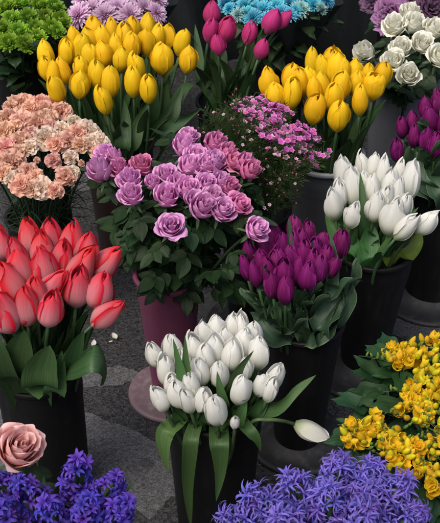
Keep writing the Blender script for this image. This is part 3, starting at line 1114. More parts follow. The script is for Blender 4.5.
extra_leaf(rt[14][0], rt[14][1], [lz(62, 392, 0.27), lz(68, 370, 0.31), lz(76, 345, 0.37), lz(84, 330, 0.40)], 0.020, (1, 0.1, 0), 'tulip_leaf', fold=0.35)
extra_leaf(rt[15][0], rt[15][1], [lz(28, 396, 0.27), lz(52, 392, 0.285), lz(58, 375, 0.31), lz(62, 350, 0.36)], 0.024, (1, 0, 0), 'tulip_leaf', fold=0.3)

# --- white tulips, front
ZK = 0.86
c = bucket(214, 397, 0.32, 0.082, 'black bucket holding the white tulips in front', rb=0.80)
wf = [(172, 349, -6), (154, 354, -16, 0.85, 2), (166, 369, -6, 1.05), (172, 384, 0, 0.85), (159, 398, -16, 0.95), (194, 347, -4, 1.05), (204, 335), (216, 330, -2), (233, 327, 3, 1.05), (215, 350, 0, 1.08), (252, 338, 5, 1.08), (259, 352, 4, 1.05),
      (232, 355, 4, 0.95), (200, 371, -3, 0.95), (219, 374, -2, 0.92), (191, 386, -4, 1.0), (187, 400, -8, 0.98), (203, 399, 8, 0.95), (215, 410, -3, 1.0), (241, 389, 6, 1.05), (262, 384, 14, 0.95), (275, 377, 16, 0.95), (183, 362, -6, 0.95), (225, 341, 2, 1.0), (243, 344, 4, 1.0), (206, 358, -2, 0.9), (178, 393, -6, 0.9), (246, 368, 6, 0.85), (271, 389, 14, 0.85), (241, 327, 4, 0.9)]
wt = tulips(wf, c, 0.32, 0.080, 0.415, 0.7, 0.0635, 'white', 'tulip_white', 'white tulip', 'of the front bunch', 'white tulips in the front bucket', nleaf=2, lean=0.5, leaf_hi=0.95)
# green bud
t, S, b, ax = tulips([(235, 422, 5, 0.6)], c, 0.32, 0.08, 0.40, 0.7, 0.05, 'white', 'tulip_white', 'x', 'y', 'white tulips in the front bucket', nleaf=1)[0]
t['label'] = 'small closed white tulip low at the front of the front bunch'
# the drooping one
Pd = at_z(311, 432, 0.30)
axd = Vector((0.86, -0.25, -0.34)).normalized()
bs = Pd - axd * 0.030
S = Vector((c.x + 0.035, c.y - 0.01, 0.18))
t = thing('tulip', S, 'white tulip drooping sideways out of the front bucket on a bent stem', 'tulip', 'white tulips in the front bucket')
pts = crom([S, at_z(250, 424, 0.335), at_z(268, 420, 0.35), at_z(283, 421, 0.34), bs], 20)
mb = MB()
mb.tube([tuple(p - S) for p in pts], 0.0031, 7)
ob('stem', mb.data('stem', M['stem_pale']), t)
ob('bloom', DATA['tulip_white'][1], t, frame(bs - S, axd, 1.0, 0.062, 0.060))
ow = wt
extra_leaf(wt[4][0], wt[4][1], [lz(182, 424, 0.25), lz(172, 428, 0.27), lz(165, 434, 0.265), lz(164, 448, 0.24), lz(168, 474, 0.19)], 0.021, (1, 0, 0.1), 'tulip_leaf_white', fold=-0.3, tip=2.2)
extra_leaf(wt[16][0], wt[16][1], [lz(196, 430, 0.25), lz(192, 436, 0.268), lz(190, 450, 0.245), lz(188, 485, 0.16), lz(191, 530, 0.06)], 0.014, (1, 0, 0), 'tulip_leaf_white', fold=-0.3, tip=4)
extra_leaf(wt[18][0], wt[18][1], [lz(220, 436, 0.25), lz(219, 442, 0.268), lz(220, 452, 0.25), lz(220, 475, 0.20), lz(216, 502, 0.145)], 0.021, (1, 0, 0), 'tulip_leaf_white', fold=-0.3, tip=1.8)
extra_leaf(wt[19][0], wt[19][1], [lz(240, 428, 0.25), lz(248, 430, 0.27), lz(256, 438, 0.255), lz(261, 452, 0.22)], 0.014, (0.8, 0.5, 0.1), 'tulip_leaf_white', fold=-0.3, tip=2)
extra_leaf(wt[21][0], wt[21][1], [lz(258, 424, 0.25), lz(276, 408, 0.30), lz(296, 390, 0.335), lz(316, 375, 0.36)], 0.017, (0.5, 0.6, 0.6), 'tulip_leaf_white', fold=0.3, tip=2)
extra_leaf(wt[12][0], wt[12][1], [lz(228, 412, 0.28), lz(232, 390, 0.34), lz(238, 370, 0.385), lz(254, 350, 0.425)], 0.017, (0.8, 0.3, -0.3), 'tulip_leaf_white', fold=0.3, tip=2)
extra_leaf(wt[14][0], wt[14][1], [lz(226, 424, 0.27), lz(224, 405, 0.32), lz(220, 388, 0.36), lz(217, 371, 0.395)], 0.012, (1, 0.1, 0), 'tulip_leaf_white', fold=0.3, tip=2)
extra_leaf(wt[0][0], wt[0][1], [lz(192, 424, 0.27), lz(186, 395, 0.34), lz(180, 368, 0.395), lz(173, 338, 0.45)], 0.014, (1, 0.1, 0), 'tulip_leaf_white', fold=0.3, tip=2)
extra_leaf(wt[5][0], wt[5][1], [lz(196, 424, 0.27), lz(190, 395, 0.34), lz(186, 365, 0.395), lz(185, 335, 0.45)], 0.013, (1, 0.1, 0), 'tulip_leaf_white', fold=0.3, tip=2)
for o_, pp, w_ in ((17, [(206, 436), (202, 424), (200, 412), (199, 405)], 0.017), (18, [(224, 436), (232, 425), (240, 414), (247, 398)], 0.018), (20, [(240, 432), (252, 415), (262, 402), (270, 392)], 0.018), (16, [(190, 432), (182, 420), (178, 408), (176, 396)], 0.016), (19, [(236, 434), (238, 418), (238, 405), (240, 398)], 0.014)):
    extra_leaf(wt[o_][0], wt[o_][1], [lz(x, y, 0.25 + 0.03 * i) for i, (x, y) in enumerate(pp)], w_, (1, 0.1, 0), 'tulip_leaf_white', fold=0.35, tip=2.4)

# --- purple tulips, centre
ZK = 0.84
c = bucket(305, 317, 0.32, 0.070, 'black tapered bucket holding the central purple tulips', rb=0.66, disc=0.095, discmat='black_dusty')
pu = [(295, 227), (274, 236), (308, 234), (249, 254, -6), (283, 246), (267, 247), (293, 245), (302, 242), (322, 243), (341, 242, 6), (280, 260, -4), (304, 254), (314, 250, 4), (255, 274, -10), (268, 271, -8, 1.05), (298, 270, 2, 1.05), (319, 269, 10, 1.05), (286, 289, 0, 1.05), (333, 266, 14, 0.85), (262, 262, -8), (276, 262), (291, 256), (312, 263, 4), (326, 256, 8), (284, 273, -2), (308, 275, 4), (245, 267, -10, 0.9), (272, 284, -4, 0.9)]
pt = tulips(pu, c, 0.32, 0.070, 0.45, 0.9, 0.062, 'purple', 'tulip_pale', 'purple tulip', 'of the central purple bunch', 'purple tulips in the central bucket', nleaf=3, lean=0.55, leaf_hi=0.92, squash=0.95)
for o_, pp, w_, sd, wv in (
    (3, [(282, 340, .25), (268, 322, .28), (252, 305, .31), (240, 288, .33)], 0.024, (0.6, 0.6, -0.4), 0.25),
    (13, [(288, 346, .25), (276, 338, .27), (262, 324, .29), (250, 312, .29)], 0.022, (0.6, 0.3, 0.6), 0.3),
    (14, [(290, 345, .25), (280, 320, .30), (272, 298, .335), (264, 278, .37)], 0.014, (0.9, 0.2, 0.3), 0.2),
    (16, [(312, 348, .25), (318, 330, .285), (330, 312, .31), (334, 292, .34), (318, 282, .36)], 0.030, (0.8, 0.3, 0.5), 0.3),
    (18, [(320, 348, .25), (334, 325, .29), (346, 305, .32), (350, 280, .36)], 0.026, (0.6, 0.6, 0.3), 0.3),
    (9, [(325, 342, .26), (342, 300, .32), (352, 280, .36), (357, 258, .40)], 0.024, (0.6, 0.6, 0.3), 0.25),
    (8, [(318, 330, .27), (330, 290, .34), (334, 265, .385), (330, 232, .44)], 0.014, (0.9, 0.3, 0.0), 0.15),
    (15, [(303, 348, .25), (300, 325, .29), (302, 305, .32), (310, 296, .335)], 0.018, (1, 0.1, 0.3), 0.4),
    (17, [(296, 348, .25), (292, 330, .28), (296, 310, .315), (291, 290, .35)], 0.010, (1, 0.1, 0.3), 0.2),
    (0, [(297, 320, .27), (292, 270, .37), (290, 240, .42), (289, 216, .46)], 0.010, (1, 0.1, 0.0), 0.1),
):
    extra_leaf(pt[o_][0], pt[o_][1], [lz(*q) for q in pp], w_, sd, 'tulip_leaf_pale', fold=0.5, wave=wv, tip=2.4, nv=26, nu=8)

# --- white tulips, right
ZK = 0.8
c = bucket(375, 244, 0.32, 0.078, 'black tapered bucket holding the right-hand white tulips', rb=0.58, disc=0.115, discmat='black_dusty')
wr = [(362, 165, 0), (374, 167, 4, 0.85), (344, 175, -8, 1.05), (353, 187, -4, 1.15), (340, 193, -8, 1.05), (333, 203, -8, 1.0), (353, 214, 4, 0.95), (383, 174, 2, 1.1), (376, 205, 2, 1.12), (390, 185, 4, 1.1), (397, 195, 8, 1.1), (394, 215, 10, 1.15), (410, 181, 10, 1.15), (407, 226, 30, 0.95), (428, 221, 36, 1.0), (364, 184, 0, 1.0), (372, 188, 2, 1.0), (404, 205, 14, 0.95), (386, 198, 4, 1.0), (398, 174, 8, 0.95)]
wr_ = tulips(wr, c, 0.32, 0.080, 0.44, 0.7, 0.073, 'whiteb', 'tulip_white', 'white tulip', 'of the right bunch', 'white tulips in the right bucket', nleaf=2, lean=0.5, leaf_hi=0.85, per=5)
for o_, pp, w_, mt in (
    (8, [(366, 274, .25), (368, 255, .28), (370, 235, .315), (372, 222, .34)], 0.028, 'tulip_leaf_white'),
    (13, [(385, 268, .25), (402, 258, .26), (416, 242, .28), (418, 228, .31)], 0.024, 'tulip_leaf_yellowing'),
    (4, [(352, 262, .26), (340, 240, .30), (332, 225, .33), (325, 212, .35)], 0.022, 'tulip_leaf_white'),
    (6, [(356, 268, .26), (352, 245, .30), (348, 230, .33), (345, 208, .37)], 0.018, 'tulip_leaf_white'),
    (12, [(392, 262, .26), (402, 240, .31), (410, 220, .35), (412, 200, .39)], 0.018, 'tulip_leaf_pale'),
    (2, [(360, 250, .28), (362, 215, .36), (362, 195, .40), (360, 172, .44)], 0.012, 'tulip_leaf_white'),
):
    extra_leaf(wr_[o_][0], wr_[o_][1], [lz(*q) for q in pp], w_, (0.9, 0.2, 0.1), mt, fold=0.35, tip=2.4)

# --- purple tulips, right edge
ZK = 0.75
c = bucket(447, 176, 0.32, 0.085, 'black bucket at the right edge holding purple tulips', rb=0.7, disc=0.12, discmat='black_dusty')
pr = [(402, 127, -6, 0.9), (412, 122, -4), (397, 150, -6, 0.9), (425, 107), (430, 119), (414, 135, -2, 0.95), (426, 138, 0, 1.05), (436, 143, 2, 1.1), (438, 102), (446, 122), (452, 105), (455, 140)]
pr_ = tulips(pr, c, 0.32, 0.085, 0.44, 0.9, 0.062, 'purple', 'tulip_pale', 'purple tulip', 'of the right-edge bunch', 'purple tulips in the right-edge bucket', nleaf=3, lean=0.5, per=4, squash=0.95)
for o_, pp, w_ in ((2, [(425, 205, .25), (412, 185, .29), (404, 165, .33), (394, 145, .36)], 0.020), (5, [(430, 205, .25), (424, 185, .29), (418, 165, .33), (420, 140, .38)], 0.018), (7, [(440, 210, .25), (438, 190, .28), (432, 170, .31), (425, 160, .33)], 0.03)):
    extra_leaf(pr_[o_][0], pr_[o_][1], [lz(*q) for q in pp], w_, (0.9, 0.2, 0.2), 'tulip_leaf_pale', fold=0.45, wave=0.25, tip=2.4)

# --- lilac roses in the mauve bucket
c = bucket(168, 271, 0.32, 0.063, 'mauve pink bucket on a pale round base, holding the lilac roses', body='mauve', rb=0.62, disc=0.088, discmat='mauve_pale')
lr = [(102, 173, None, 1.1), (106, 156, None, 0.95), (121, 170, 'pinker', 0.85), (142, 168, 'pinker'), (131, 182), (132, 197), (166, 176, None, 0.95), (167, 198, None, 1.05), (171, 227, None, 1.0), (188, 139, None, 0.95), (184, 150, None, 1.05), (215, 146, 'pinker', 1.05), (190, 168, None, 1.08), (204, 167), (231, 163, 'pinker', 1.05), (248, 172, 'pinker', 0.95), (187, 191, None, 1.0), (205, 187), (219, 184, None, 0.9), (201, 209, None, 1.1), (221, 211, None, 1.0), (238, 206, 'pinker', 0.98), (255, 230, None, 0.95), (196, 157, None, 0.95), (213, 165), (225, 157, 'pinker', 0.95), (178, 186, None, 0.9), (212, 200, None, 0.95), (229, 188, 'pinker', 0.85), (194, 201, None, 0.85), (241, 165, 'pinker', 0.85), (153, 184, None, 0.7), (116, 158, None, 0.75)]
roses(lr, c, 0.32, 0.063, 0.52, 0.45, 0.0310, 'lilac rose', 'of the mauve-bucket bunch', 'lilac roses in the mauve bucket', nleaf=8, leaf_size=0.072)

# --- waxflower in a black bucket behind the purple tulips
c_wax = bucket(255, 206, 0.32, 0.072, 'black bucket under the pink waxflower sprigs', rb=0.7, disc=0.10, discmat='black_dusty')

# --- yellow tulips, right, in the grey bucket
c = bucket(326, 153, 0.32, 0.083, 'grey bucket with top light painted on its rim holding the right-hand yellow tulips', body='grey', rb=0.72, rim='rim')
yr = [(269, 82, -4), (275, 95, -4), (291, 78, 2), (292, 93, 2), (300, 81), (312, 62, -3), (322, 68), (332, 61, 2), (337, 69), (343, 71, 4, 0.95), (310, 79), (314, 90), (322, 86), (315, 109, 4, 0.98), (334, 97, 2), (341, 84, 4), (339, 116, 0), (355, 70, 8, 0.95), (357, 82, 8), (360, 99, 2, 1.05), (368, 76, 4, 0.95), (374, 86, 4, 0.9, 9), (383, 74, 12, 0.95)]
tulips(yr, c, 0.32, 0.083, 0.48, 0.7, 0.069, 'yellow', 'tulip', 'yellow tulip', 'of the grey-bucket bunch', 'yellow tulips in the grey bucket', nleaf=3, lean=0.45, leaf_hi=0.72)

# --- yellow tulips, left, in the brown bucket
ZK = 0.95
c = bucket(118, 140, 0.32, 0.078, 'dark brown bucket holding the large left-hand bunch of yellow tulips', body='brown', rb=0.72)
yl = [(46, 54, -4, 1.0), (54, 74, -2), (46, 68, -6, 0.95), (63, 70, -12), (56, 89, -12), (67, 51, 6), (81, 47, 4, 1.05), (89, 40), (95, 31), (81, 68, -4, 0.9), (80, 83, 2, 1.05), (102, 39), (112, 32), (103, 53), (116, 46), (97, 74), (111, 81, -2, 1.15), (103, 99, -8, 1.0), (132, 30, 4), (131, 45, 3, 1.08), (147, 28), (147, 42, 2), (157, 38), (168, 36, 6), (182, 41, 12), (162, 57, 0, 1.1), (188, 58, 4, 1.1), (136, 66, -4), (133, 81, 2, 1.1), (148, 89, 4, 0.98), (74, 40, -2, 0.95), (124, 37, 0, 0.95), (90, 55, -2, 0.95), (122, 58, 0, 0.95)]
yt = tulips(yl, c, 0.32, 0.078, 0.50, 0.55, 0.069, 'yellow', 'tulip', 'yellow tulip', 'of the big left bunch', 'yellow tulips in the brown bucket', nleaf=3, lean=0.45, leaf_hi=0.72, per=6)
for o_, pp, w_ in (
    (26, [(150, 150, .27), (168, 115, .34), (184, 90, .38), (200, 84, .38), (206, 96, .35)], 0.016),
    (25, [(145, 152, .27), (160, 135, .31), (180, 122, .33), (202, 108, .36)], 0.02),
    (26, [(152, 150, .27), (172, 118, .34), (178, 100, .37), (183, 84, .40)], 0.013),
    (29, [(130, 165, .27), (134, 140, .31), (140, 120, .345), (150, 100, .385)], 0.020),
    (17, [(115, 168, .27), (112, 145, .31), (108, 125, .345), (104, 112, .37)], 0.018),
    (28, [(122, 168, .27), (124, 145, .31), (126, 120, .35), (124, 98, .39)], 0.018),
):
    extra_leaf(yt[o_][0], yt[o_][1], [lz(*q) for q in pp], w_, (0.9, 0.2, 0.1), 'tulip_leaf', fold=0.35, tip=2.4)

# --- magenta tulips
ZK = 0.9
c = bucket(228, 100, 0.32, 0.072, 'black bucket behind the waxflower holding magenta tulips', rb=0.72)
mg = [(212, 12, 2), (210, 30, 10, 1.0), (227, 28, 16, 1.05), (218, 44, -4, 0.95), (250, 33, 18, 1.05), (272, 20, 22, 1.1), (284, 19, 34, 1.0), (262, 48, 16, 0.92)]
mt_ = tulips(mg, c, 0.32, 0.072, 0.52, 0.6, 0.058, 'magenta', 'tulip', 'magenta tulip', 'of the back bunch', 'magenta tulips in the back bucket', nleaf=3, lean=0.5, leaf_hi=0.8, per=4)
for o_, pp, w_ in (
    (1, [(212, 112, .27), (202, 80, .33), (198, 50, .39), (195, 24, .44)], 0.017), (2, [(220, 112, .27), (218, 90, .32), (212, 78, .345), (205, 90, .33)], 0.018),
    (4, [(232, 110, .27), (240, 85, .32), (244, 70, .35), (240, 55, .37)], 0.022), (7, [(236, 112, .27), (250, 95, .30), (262, 92, .31), (268, 104, .29)], 0.016), (0, [(220, 105, .29), (216, 80, .34), (222, 62, .37), (226, 50, .39)], 0.022),
):
    extra_leaf(mt_[o_][0], mt_[o_][1], [lz(*q) for q in pp], w_, (0.9, 0.2, 0.1), 'tulip_leaf', fold=0.35, tip=2.4)

# --- peach carnations
c = bucket(38, 214, 0.25, 0.068, 'black bucket under the peach carnations', rb=0.75)
cn = [(16, 102), (31, 107), (55, 101, 'carn_peach_deep', 1.05), (62, 110, None, 1.0), (8, 115, None, 1.1), (22, 120, 'carn_peach_deep', 1.1), (39, 121, 'carn_peach', 1.15), (4, 129), (6, 146, 'carn_peach_deep', 1.1), (20, 140), (46, 136, 'carn_peach_pale', 1.15), (62, 128, 'carn_peach_pale', 0.8), (69, 139, 'carn_peach_deep', 1.0), (79, 133, 'carn_peach', 1.05), (88, 129, 'carn_peach_pale', 1.1), (92, 143, 'carn_peach_pale', 1.0), (100, 141, 'carn_peach_pale', 0.9), (11, 161, 'carn_peach', 1.15), (54, 160, 'carn_peach_deep', 0.75), (66, 176, 'carn_peach', 1.0), (21, 184, 'carn_peach', 1.05), (42, 186, 'carn_peach_pale', 1.0), (55, 190, 'carn_peach', 0.8), (-8, 170), (37, 160, 'carn_peach_deep', 0.34), (82, 163, 'carn_peach', 0.32), (45, 107, 'carn_peach', 0.9), (30, 134, 'carn_peach_deep', 0.9), (18, 152, 'carn_peach', 0.9), (74, 121, 'carn_peach_pale', 0.7), (36, 176, 'carn_peach', 0.7), (-6, 118), (-8, 145), (24, 101, None, 0.9), (40, 99, 'carn_peach_deep', 0.8), (48, 116, 'carn_peach', 0.9), (14, 126, None, 0.9), (30, 146, 'carn_peach_pale', 0.8), (57, 143, 'carn_peach', 0.9), (81, 144, None, 0.8), (94, 133, 'carn_peach_pale', 0.8), (4, 173, None, 0.8), (12, 177, 'carn_peach_pale', 0.7), (32, 188, None, 0.7), (73, 172, 'carn_peach_pale', 0.7), (28, 169, 'carn_peach_deep', 0.75), (71, 157, 'carn_peach_pale', 0.75), (50, 126, 'carn_peach_deep', 0.8), (97, 152, None, 0.6), (10, 106, None, 0.8)]
heads(cn, c, 0.25, 0.068, 0.47, 0.9, 0.0265, 'carn_peach', 'carnation', 'carnation', 'peach carnation', 'of the bunch', 'peach carnations in the left bucket', flat=0.9, leaf='leaf_carn', nleaf=9, leaf_size=0.085, calyx=True, towards=0.3)

# --- pink rose, bottom left
c = bucket(10, 512, 0.32, 0.06, 'black bucket at the bottom left holding one pale pink rose', rb=0.75)
Pr = at_z(18, 452, 0.40)
roses([(17, 452, 'pinkbig', 1.3, 22, 'large pale pink rose above the violet hyacinths at bottom left')], c, 0.32, 0.06, 0.46, 0.6, 0.036, 'pale pink rose', 'at bottom left', None, default='pinkbig', nleaf=3)

# --- white roses
c = bucket(404, 78, 0.32, 0.082, 'pale grey bucket holding the white roses', body='grey_pale', rb=0.8)
ws = [(394, 27, None, 1.15), (413, 26, None, 1.15), (410, 14, None, 0.95), (422, 45, None, 1.15), (433, 31, None, 1.1), (439, 57, None, 1.1), (401, 50, None, 1.0), (394, 62, None, 1.08), (408, 76, None, 1.05), (366, 54, 'whitebud', 1.05), (450, 40)]
roses(ws, c, 0.32, 0.082, 0.46, 0.5, 0.0345, 'white rose', 'of the top right bunch', 'white roses in the pale grey bucket', default='white', nleaf=5, per=4, leafkind='rose_leaf_dark')

# --- kale behind the white roses
c = bucket(412, 26, 0.32, 0.09, 'black bucket behind the white roses holding ornamental kale', rb=0.8)
heads([(390, 16, 'kale', 1.1), (432, 9, 'kale_dark', 1.15), (413, 0, 'kale', 1.0), (372, 2, 'kale_dark', 0.7)], c, 0.32, 0.09, 0.44, 0.4, 0.043, 'kale', 'ornamental_kale', 'ornamental kale', 'ruffled purple kale head', 'behind the white roses', 'ornamental kale behind the white roses', flat=0.9, nleaf=2, per=9, towards=0.5)

# --- chrysanthemums along the back
c = bucket(24, 58, 0.32, 0.09, 'black bucket under the green chrysanthemums', rb=0.8)
gm = [(6, 6), (22, 3), (40, 4), (56, 6), (12, 18), (29, 17), (47, 17), (62, 20), (2, 28), (19, 31), (36, 27), (53, 28), (9, 42), (26, 44), (38, 36, None, 0.85), (-8, 14), (-6, 40), (58, 31, None, 0.8)]
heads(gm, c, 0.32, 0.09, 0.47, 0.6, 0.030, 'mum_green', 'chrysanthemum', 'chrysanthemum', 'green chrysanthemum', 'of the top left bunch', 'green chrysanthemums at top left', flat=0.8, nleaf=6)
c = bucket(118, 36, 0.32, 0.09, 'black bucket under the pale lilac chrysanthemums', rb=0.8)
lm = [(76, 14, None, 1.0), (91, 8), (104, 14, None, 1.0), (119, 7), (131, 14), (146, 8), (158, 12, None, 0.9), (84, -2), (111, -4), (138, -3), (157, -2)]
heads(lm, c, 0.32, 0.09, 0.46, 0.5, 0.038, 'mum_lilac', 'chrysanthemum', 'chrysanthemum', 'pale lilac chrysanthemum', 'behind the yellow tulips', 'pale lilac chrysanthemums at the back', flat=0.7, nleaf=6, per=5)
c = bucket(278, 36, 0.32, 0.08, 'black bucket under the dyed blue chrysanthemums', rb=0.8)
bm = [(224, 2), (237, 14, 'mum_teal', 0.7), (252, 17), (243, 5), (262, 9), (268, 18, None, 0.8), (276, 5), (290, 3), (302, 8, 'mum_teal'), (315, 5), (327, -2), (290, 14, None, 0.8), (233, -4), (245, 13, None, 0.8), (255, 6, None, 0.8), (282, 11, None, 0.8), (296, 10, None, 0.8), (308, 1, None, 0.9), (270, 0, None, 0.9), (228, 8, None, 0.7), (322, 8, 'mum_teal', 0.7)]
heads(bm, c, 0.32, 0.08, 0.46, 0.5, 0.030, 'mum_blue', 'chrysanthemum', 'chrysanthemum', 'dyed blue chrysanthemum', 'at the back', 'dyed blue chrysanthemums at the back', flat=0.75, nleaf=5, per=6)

# --- waxflower sprigs
def sprig_meshes(seed):
    r = random.Random(seed)
    fo = MB()
    tips = []
    st = MB()
    st.tube([(0, 0, 0), (0, 0, 0.35)], [0.012, 0.010], 5)
    for k in range(9):
        a = r.uniform(0, 2 * PI)
        sp = r.uniform(0.1, 0.55)
        e = Vector((math.cos(a) * sp * 0.6, math.sin(a) * sp * 0.6, r.uniform(0.72, 1.02)))
        b = Vector((0, 0, r.uniform(0.1, 0.4)))
        mid = b.lerp(e, 0.5) + Vector((math.cos(a), math.sin(a), 0)) * 0.06
        path = bez(b, mid, e, 6)
        st.tube([tuple(p) for p in path], [0.008 - 0.0008 * i for i in range(7)], 4)
        tips.append(e)
        for q in range(46):
            t = r.uniform(0.1, 1.0)
            p = path[min(6, int(t * 6))].lerp(path[min(6, int(t * 6) + 1)], t * 6 % 1)
            a2 = r.uniform(0, 2 * PI)
            d = Vector((math.cos(a2) * 0.9, math.sin(a2) * 0.9, r.uniform(0.3, 1.2)))
            leaflet(fo, p, d, r.uniform(0.12, 0.22), 0.010, (math.sin(a2), -math.cos(a2), 0.3), nu=1, nv=2, droop=-0.1)
    return fo, st, tips


def small_flower(n=5):
    mb = MB()
    for k in range(n):
        a = 2 * PI * k / n
        leaflet(mb, (0.08 * math.cos(a), 0.08 * math.sin(a), 0), (math.cos(a), math.sin(a), 0.45), 0.8, 0.48, (0, 0, 1), nu=2, nv=4, cup=0.2, droop=0.25)
    mb.lathe([(0.02, -0.5), (0.16, -0.3), (0.2, -0.02), (0.1, 0.1), (0.01, 0.12)], 7)
    return mb


SF = small_flower()
DATA['wax_flower'] = [SF.data('waxflower_blossom', M['wax_pink'])]
DATA['wax_pale'] = [SF.data('waxflower_blossom', M['wax_pale'])]
DATA['wax_bud'] = [bud(0.3, 6, 5).data('waxflower_bud', M['wax_bud'])]
SP = []
for s in range(5):
    fo, st, tips = sprig_meshes(40 + s)
    SP.append((fo.data('needle_foliage', M['needle']), st.data('sprig_stem', M['stem_dark']), tips))
wx = [(250, 108, 3), (262, 115, 3), (276, 114, 3), (268, 128, 3), (290, 142, 3), (300, 145, 3), (220, 112, 0), (232, 105, 0), (212, 124, 0), (244, 110, 1), (254, 104, 2), (263, 108, 3), (270, 112, 3), (246, 118, 1), (258, 116, 3), (270, 122, 2), (280, 122, 3), (232, 122, 0), (222, 132, 0), (244, 132, 0), (258, 132, 1), (272, 134, 3), (285, 134, 3), (296, 137, 3), (306, 142, 3), (282, 146, 2), (294, 152, 1), (266, 150, 0), (250, 150, 0), (238, 148, 0), (280, 162, 0), (262, 168, 0), (300, 160, 0), (312, 152, 2), (246, 170, 0), (275, 182, 0), (258, 190, 0), (292, 174, 0), (240, 190, 0), (256, 202, 0), (234, 178, 0), (272, 198, 0), (288, 188, 0), (246, 206, 0)]
wl = row_labels(wx, 'waxflower sprig', 'of the waxflower bunch')
wk = ['green budded ', 'sparsely flowered ', 'pale flowered ', 'bright pink ']
for i, (px, py, lv) in enumerate(wx):
    P = dome(px, py, c_wax, 0.48, 0.9)
    ax = axis_of(P, c_wax, 0.32, None, 0.9)
    ax = (ax + Vector((0, -0.12, 0))).normalized()
    hh = 0.11
    base = P - ax * hh * 0.85
    off = Vector((P.x - c_wax.x, P.y - c_wax.y, 0)) * 0.3
    if off.length > 0.05:
        off *= 0.05 / off.length
    S = Vector((c_wax.x, c_wax.y, 0.20)) + off
    t = thing('waxflower_sprig', S, wk[lv] + wl[i], 'waxflower', 'pink waxflower sprigs in the black bucket')
    stalk(t, S, base, ax, r0=0.0014, mat='stem_dark', n=8)
    fo, st, tips = SP[i % 5]
    sp = RND.uniform(0, 6.28)
    F = frame(base - S, ax, sp, hh)
    ob('foliage', fo, t, F)
    br = ob('branches', st, t, F)
    for e in tips:
        pos = F @ e
        if lv == 0:
            nb = [('wax_bud', 0.0055)] if RND.random() < 0.55 else ([('wax_pale', 0.0045)] if RND.random() < 0.3 else [])
        elif lv == 1:
            nb = [('wax_pale', 0.006)] if RND.random() < 0.7 else [('wax_bud', 0.0055)]
        elif lv == 2:
            nb = [('wax_pale' if RND.random() < 0.6 else 'wax_flower', 0.008), ('wax_flower', 0.007)]
        else:
            nb = [('wax_flower', 0.0085), ('wax_flower', 0.0085)] + ([('wax_flower', 0.0075)] if RND.random() < 0.6 else [('wax_pale', 0.0065)])
        for kd, s in nb:
            j = Vector((RND.uniform(-.011, .011), RND.uniform(-.011, .011), RND.uniform(-.004, .006)))
            d = (ax + Vector((RND.uniform(-.5, .5), RND.uniform(-.6, .2), 0.1))).normalized()
            sub('blossom' if kd != 'wax_bud' else 'bud', DATA[kd][0], br, frame(pos + j, d, RND.uniform(0, 6), s * RND.uniform(.85, 1.2)))


# --- hyacinths
def hyacinths(spec, c, zr, r, zt, kk, key, hl, hr, nf, fs, label, where, group, leafm='tulip_leaf'):
    labels = row_labels(spec, label, where, 5)
    for i, s in enumerate(spec):
        P = dome(s[0], s[1], c, zt, kk)
        ax = axis_of(P, c, zr, None, 0.9)
        ax = (ax + Vector((0, -0.05, 0))).normalized()
        sc = s[2] if len(s) > 2 else 1.0
        h = hl * sc
        base = P - ax * h * 0.55
        off = Vector((P.x - c.x, P.y - c.y, 0)) * 0.4
        if off.length > r * 0.75:
            off *= r * 0.75 / off.length
        S = Vector((c.x, c.y, zr - 0.12)) + off
        t = thing('hyacinth', S, labels[i], 'hyacinth', group)
        top = P + ax * h * 0.45
        stalk(t, S, top, ax, r0=0.0045, mat='stem_pale' if False else 'stem', n=12)
        F = frame(base - S, ax, RND.uniform(0, 6), 1.0)
        d = DATA[key]
        for q in range(nf):
            v = (q + 0.5) / nf
            az = q * 2.39996 + RND.uniform(-.4, .4)
            el = R_(-15 + 95 * v ** 1.6) + RND.uniform(-.35, .35)
            dr = Vector((math.cos(az) * math.cos(el), math.sin(az) * math.cos(el), math.sin(el)))
            rr = hr * (0.25 + 0.35 * math.sin(PI * (0.15 + 0.7 * v)))
            p = Vector((0, 0, h * v)) + dr * rr * 0.5
            ob('floret', d[RND.randrange(len(d))], t, F @ frame(p, dr, RND.uniform(0, 6), fs * RND.uniform(0.75, 1.3)))
        for q in range(2):
            ll = RND.uniform(0.12, 0.17)
            dl = DATA['leaf_tulip']
            az = RND.uniform(-PI, PI)
            p = Vector((0, 0, 0.10)) + off * 0.2
            ob('leaf', dl[RND.randrange(6)], t, Matrix.Translation(p) @ Matrix.Rotation(az, 4, 'Z') @ Matrix.Rotation(0.3, 4, 'Y') @ Matrix.Diagonal((ll, ll, ll, 1)))


c = bucket(70, 548, 0.32, 0.085, 'black bucket at the bottom left holding deep violet hyacinths', rb=0.8)
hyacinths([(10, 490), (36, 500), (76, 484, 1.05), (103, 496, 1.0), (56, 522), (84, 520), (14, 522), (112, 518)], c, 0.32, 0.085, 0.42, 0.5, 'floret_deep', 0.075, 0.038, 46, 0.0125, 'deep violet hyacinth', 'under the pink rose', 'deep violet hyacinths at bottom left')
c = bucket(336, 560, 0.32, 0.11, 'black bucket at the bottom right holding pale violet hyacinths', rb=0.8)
hyacinths([(338, 489, 0.95), (305, 503), (364, 492), (276, 514), (330, 514), (384, 506), (256, 530), (300, 532), (354, 528), (394, 530, 0.9), (360, 510, 0.9)], c, 0.32, 0.11, 0.42, 0.4, 'floret', 0.085, 0.060, 74, 0.0128, 'spidery violet hyacinth', 'below the yellow freesias', 'spidery violet hyacinths at bottom right')

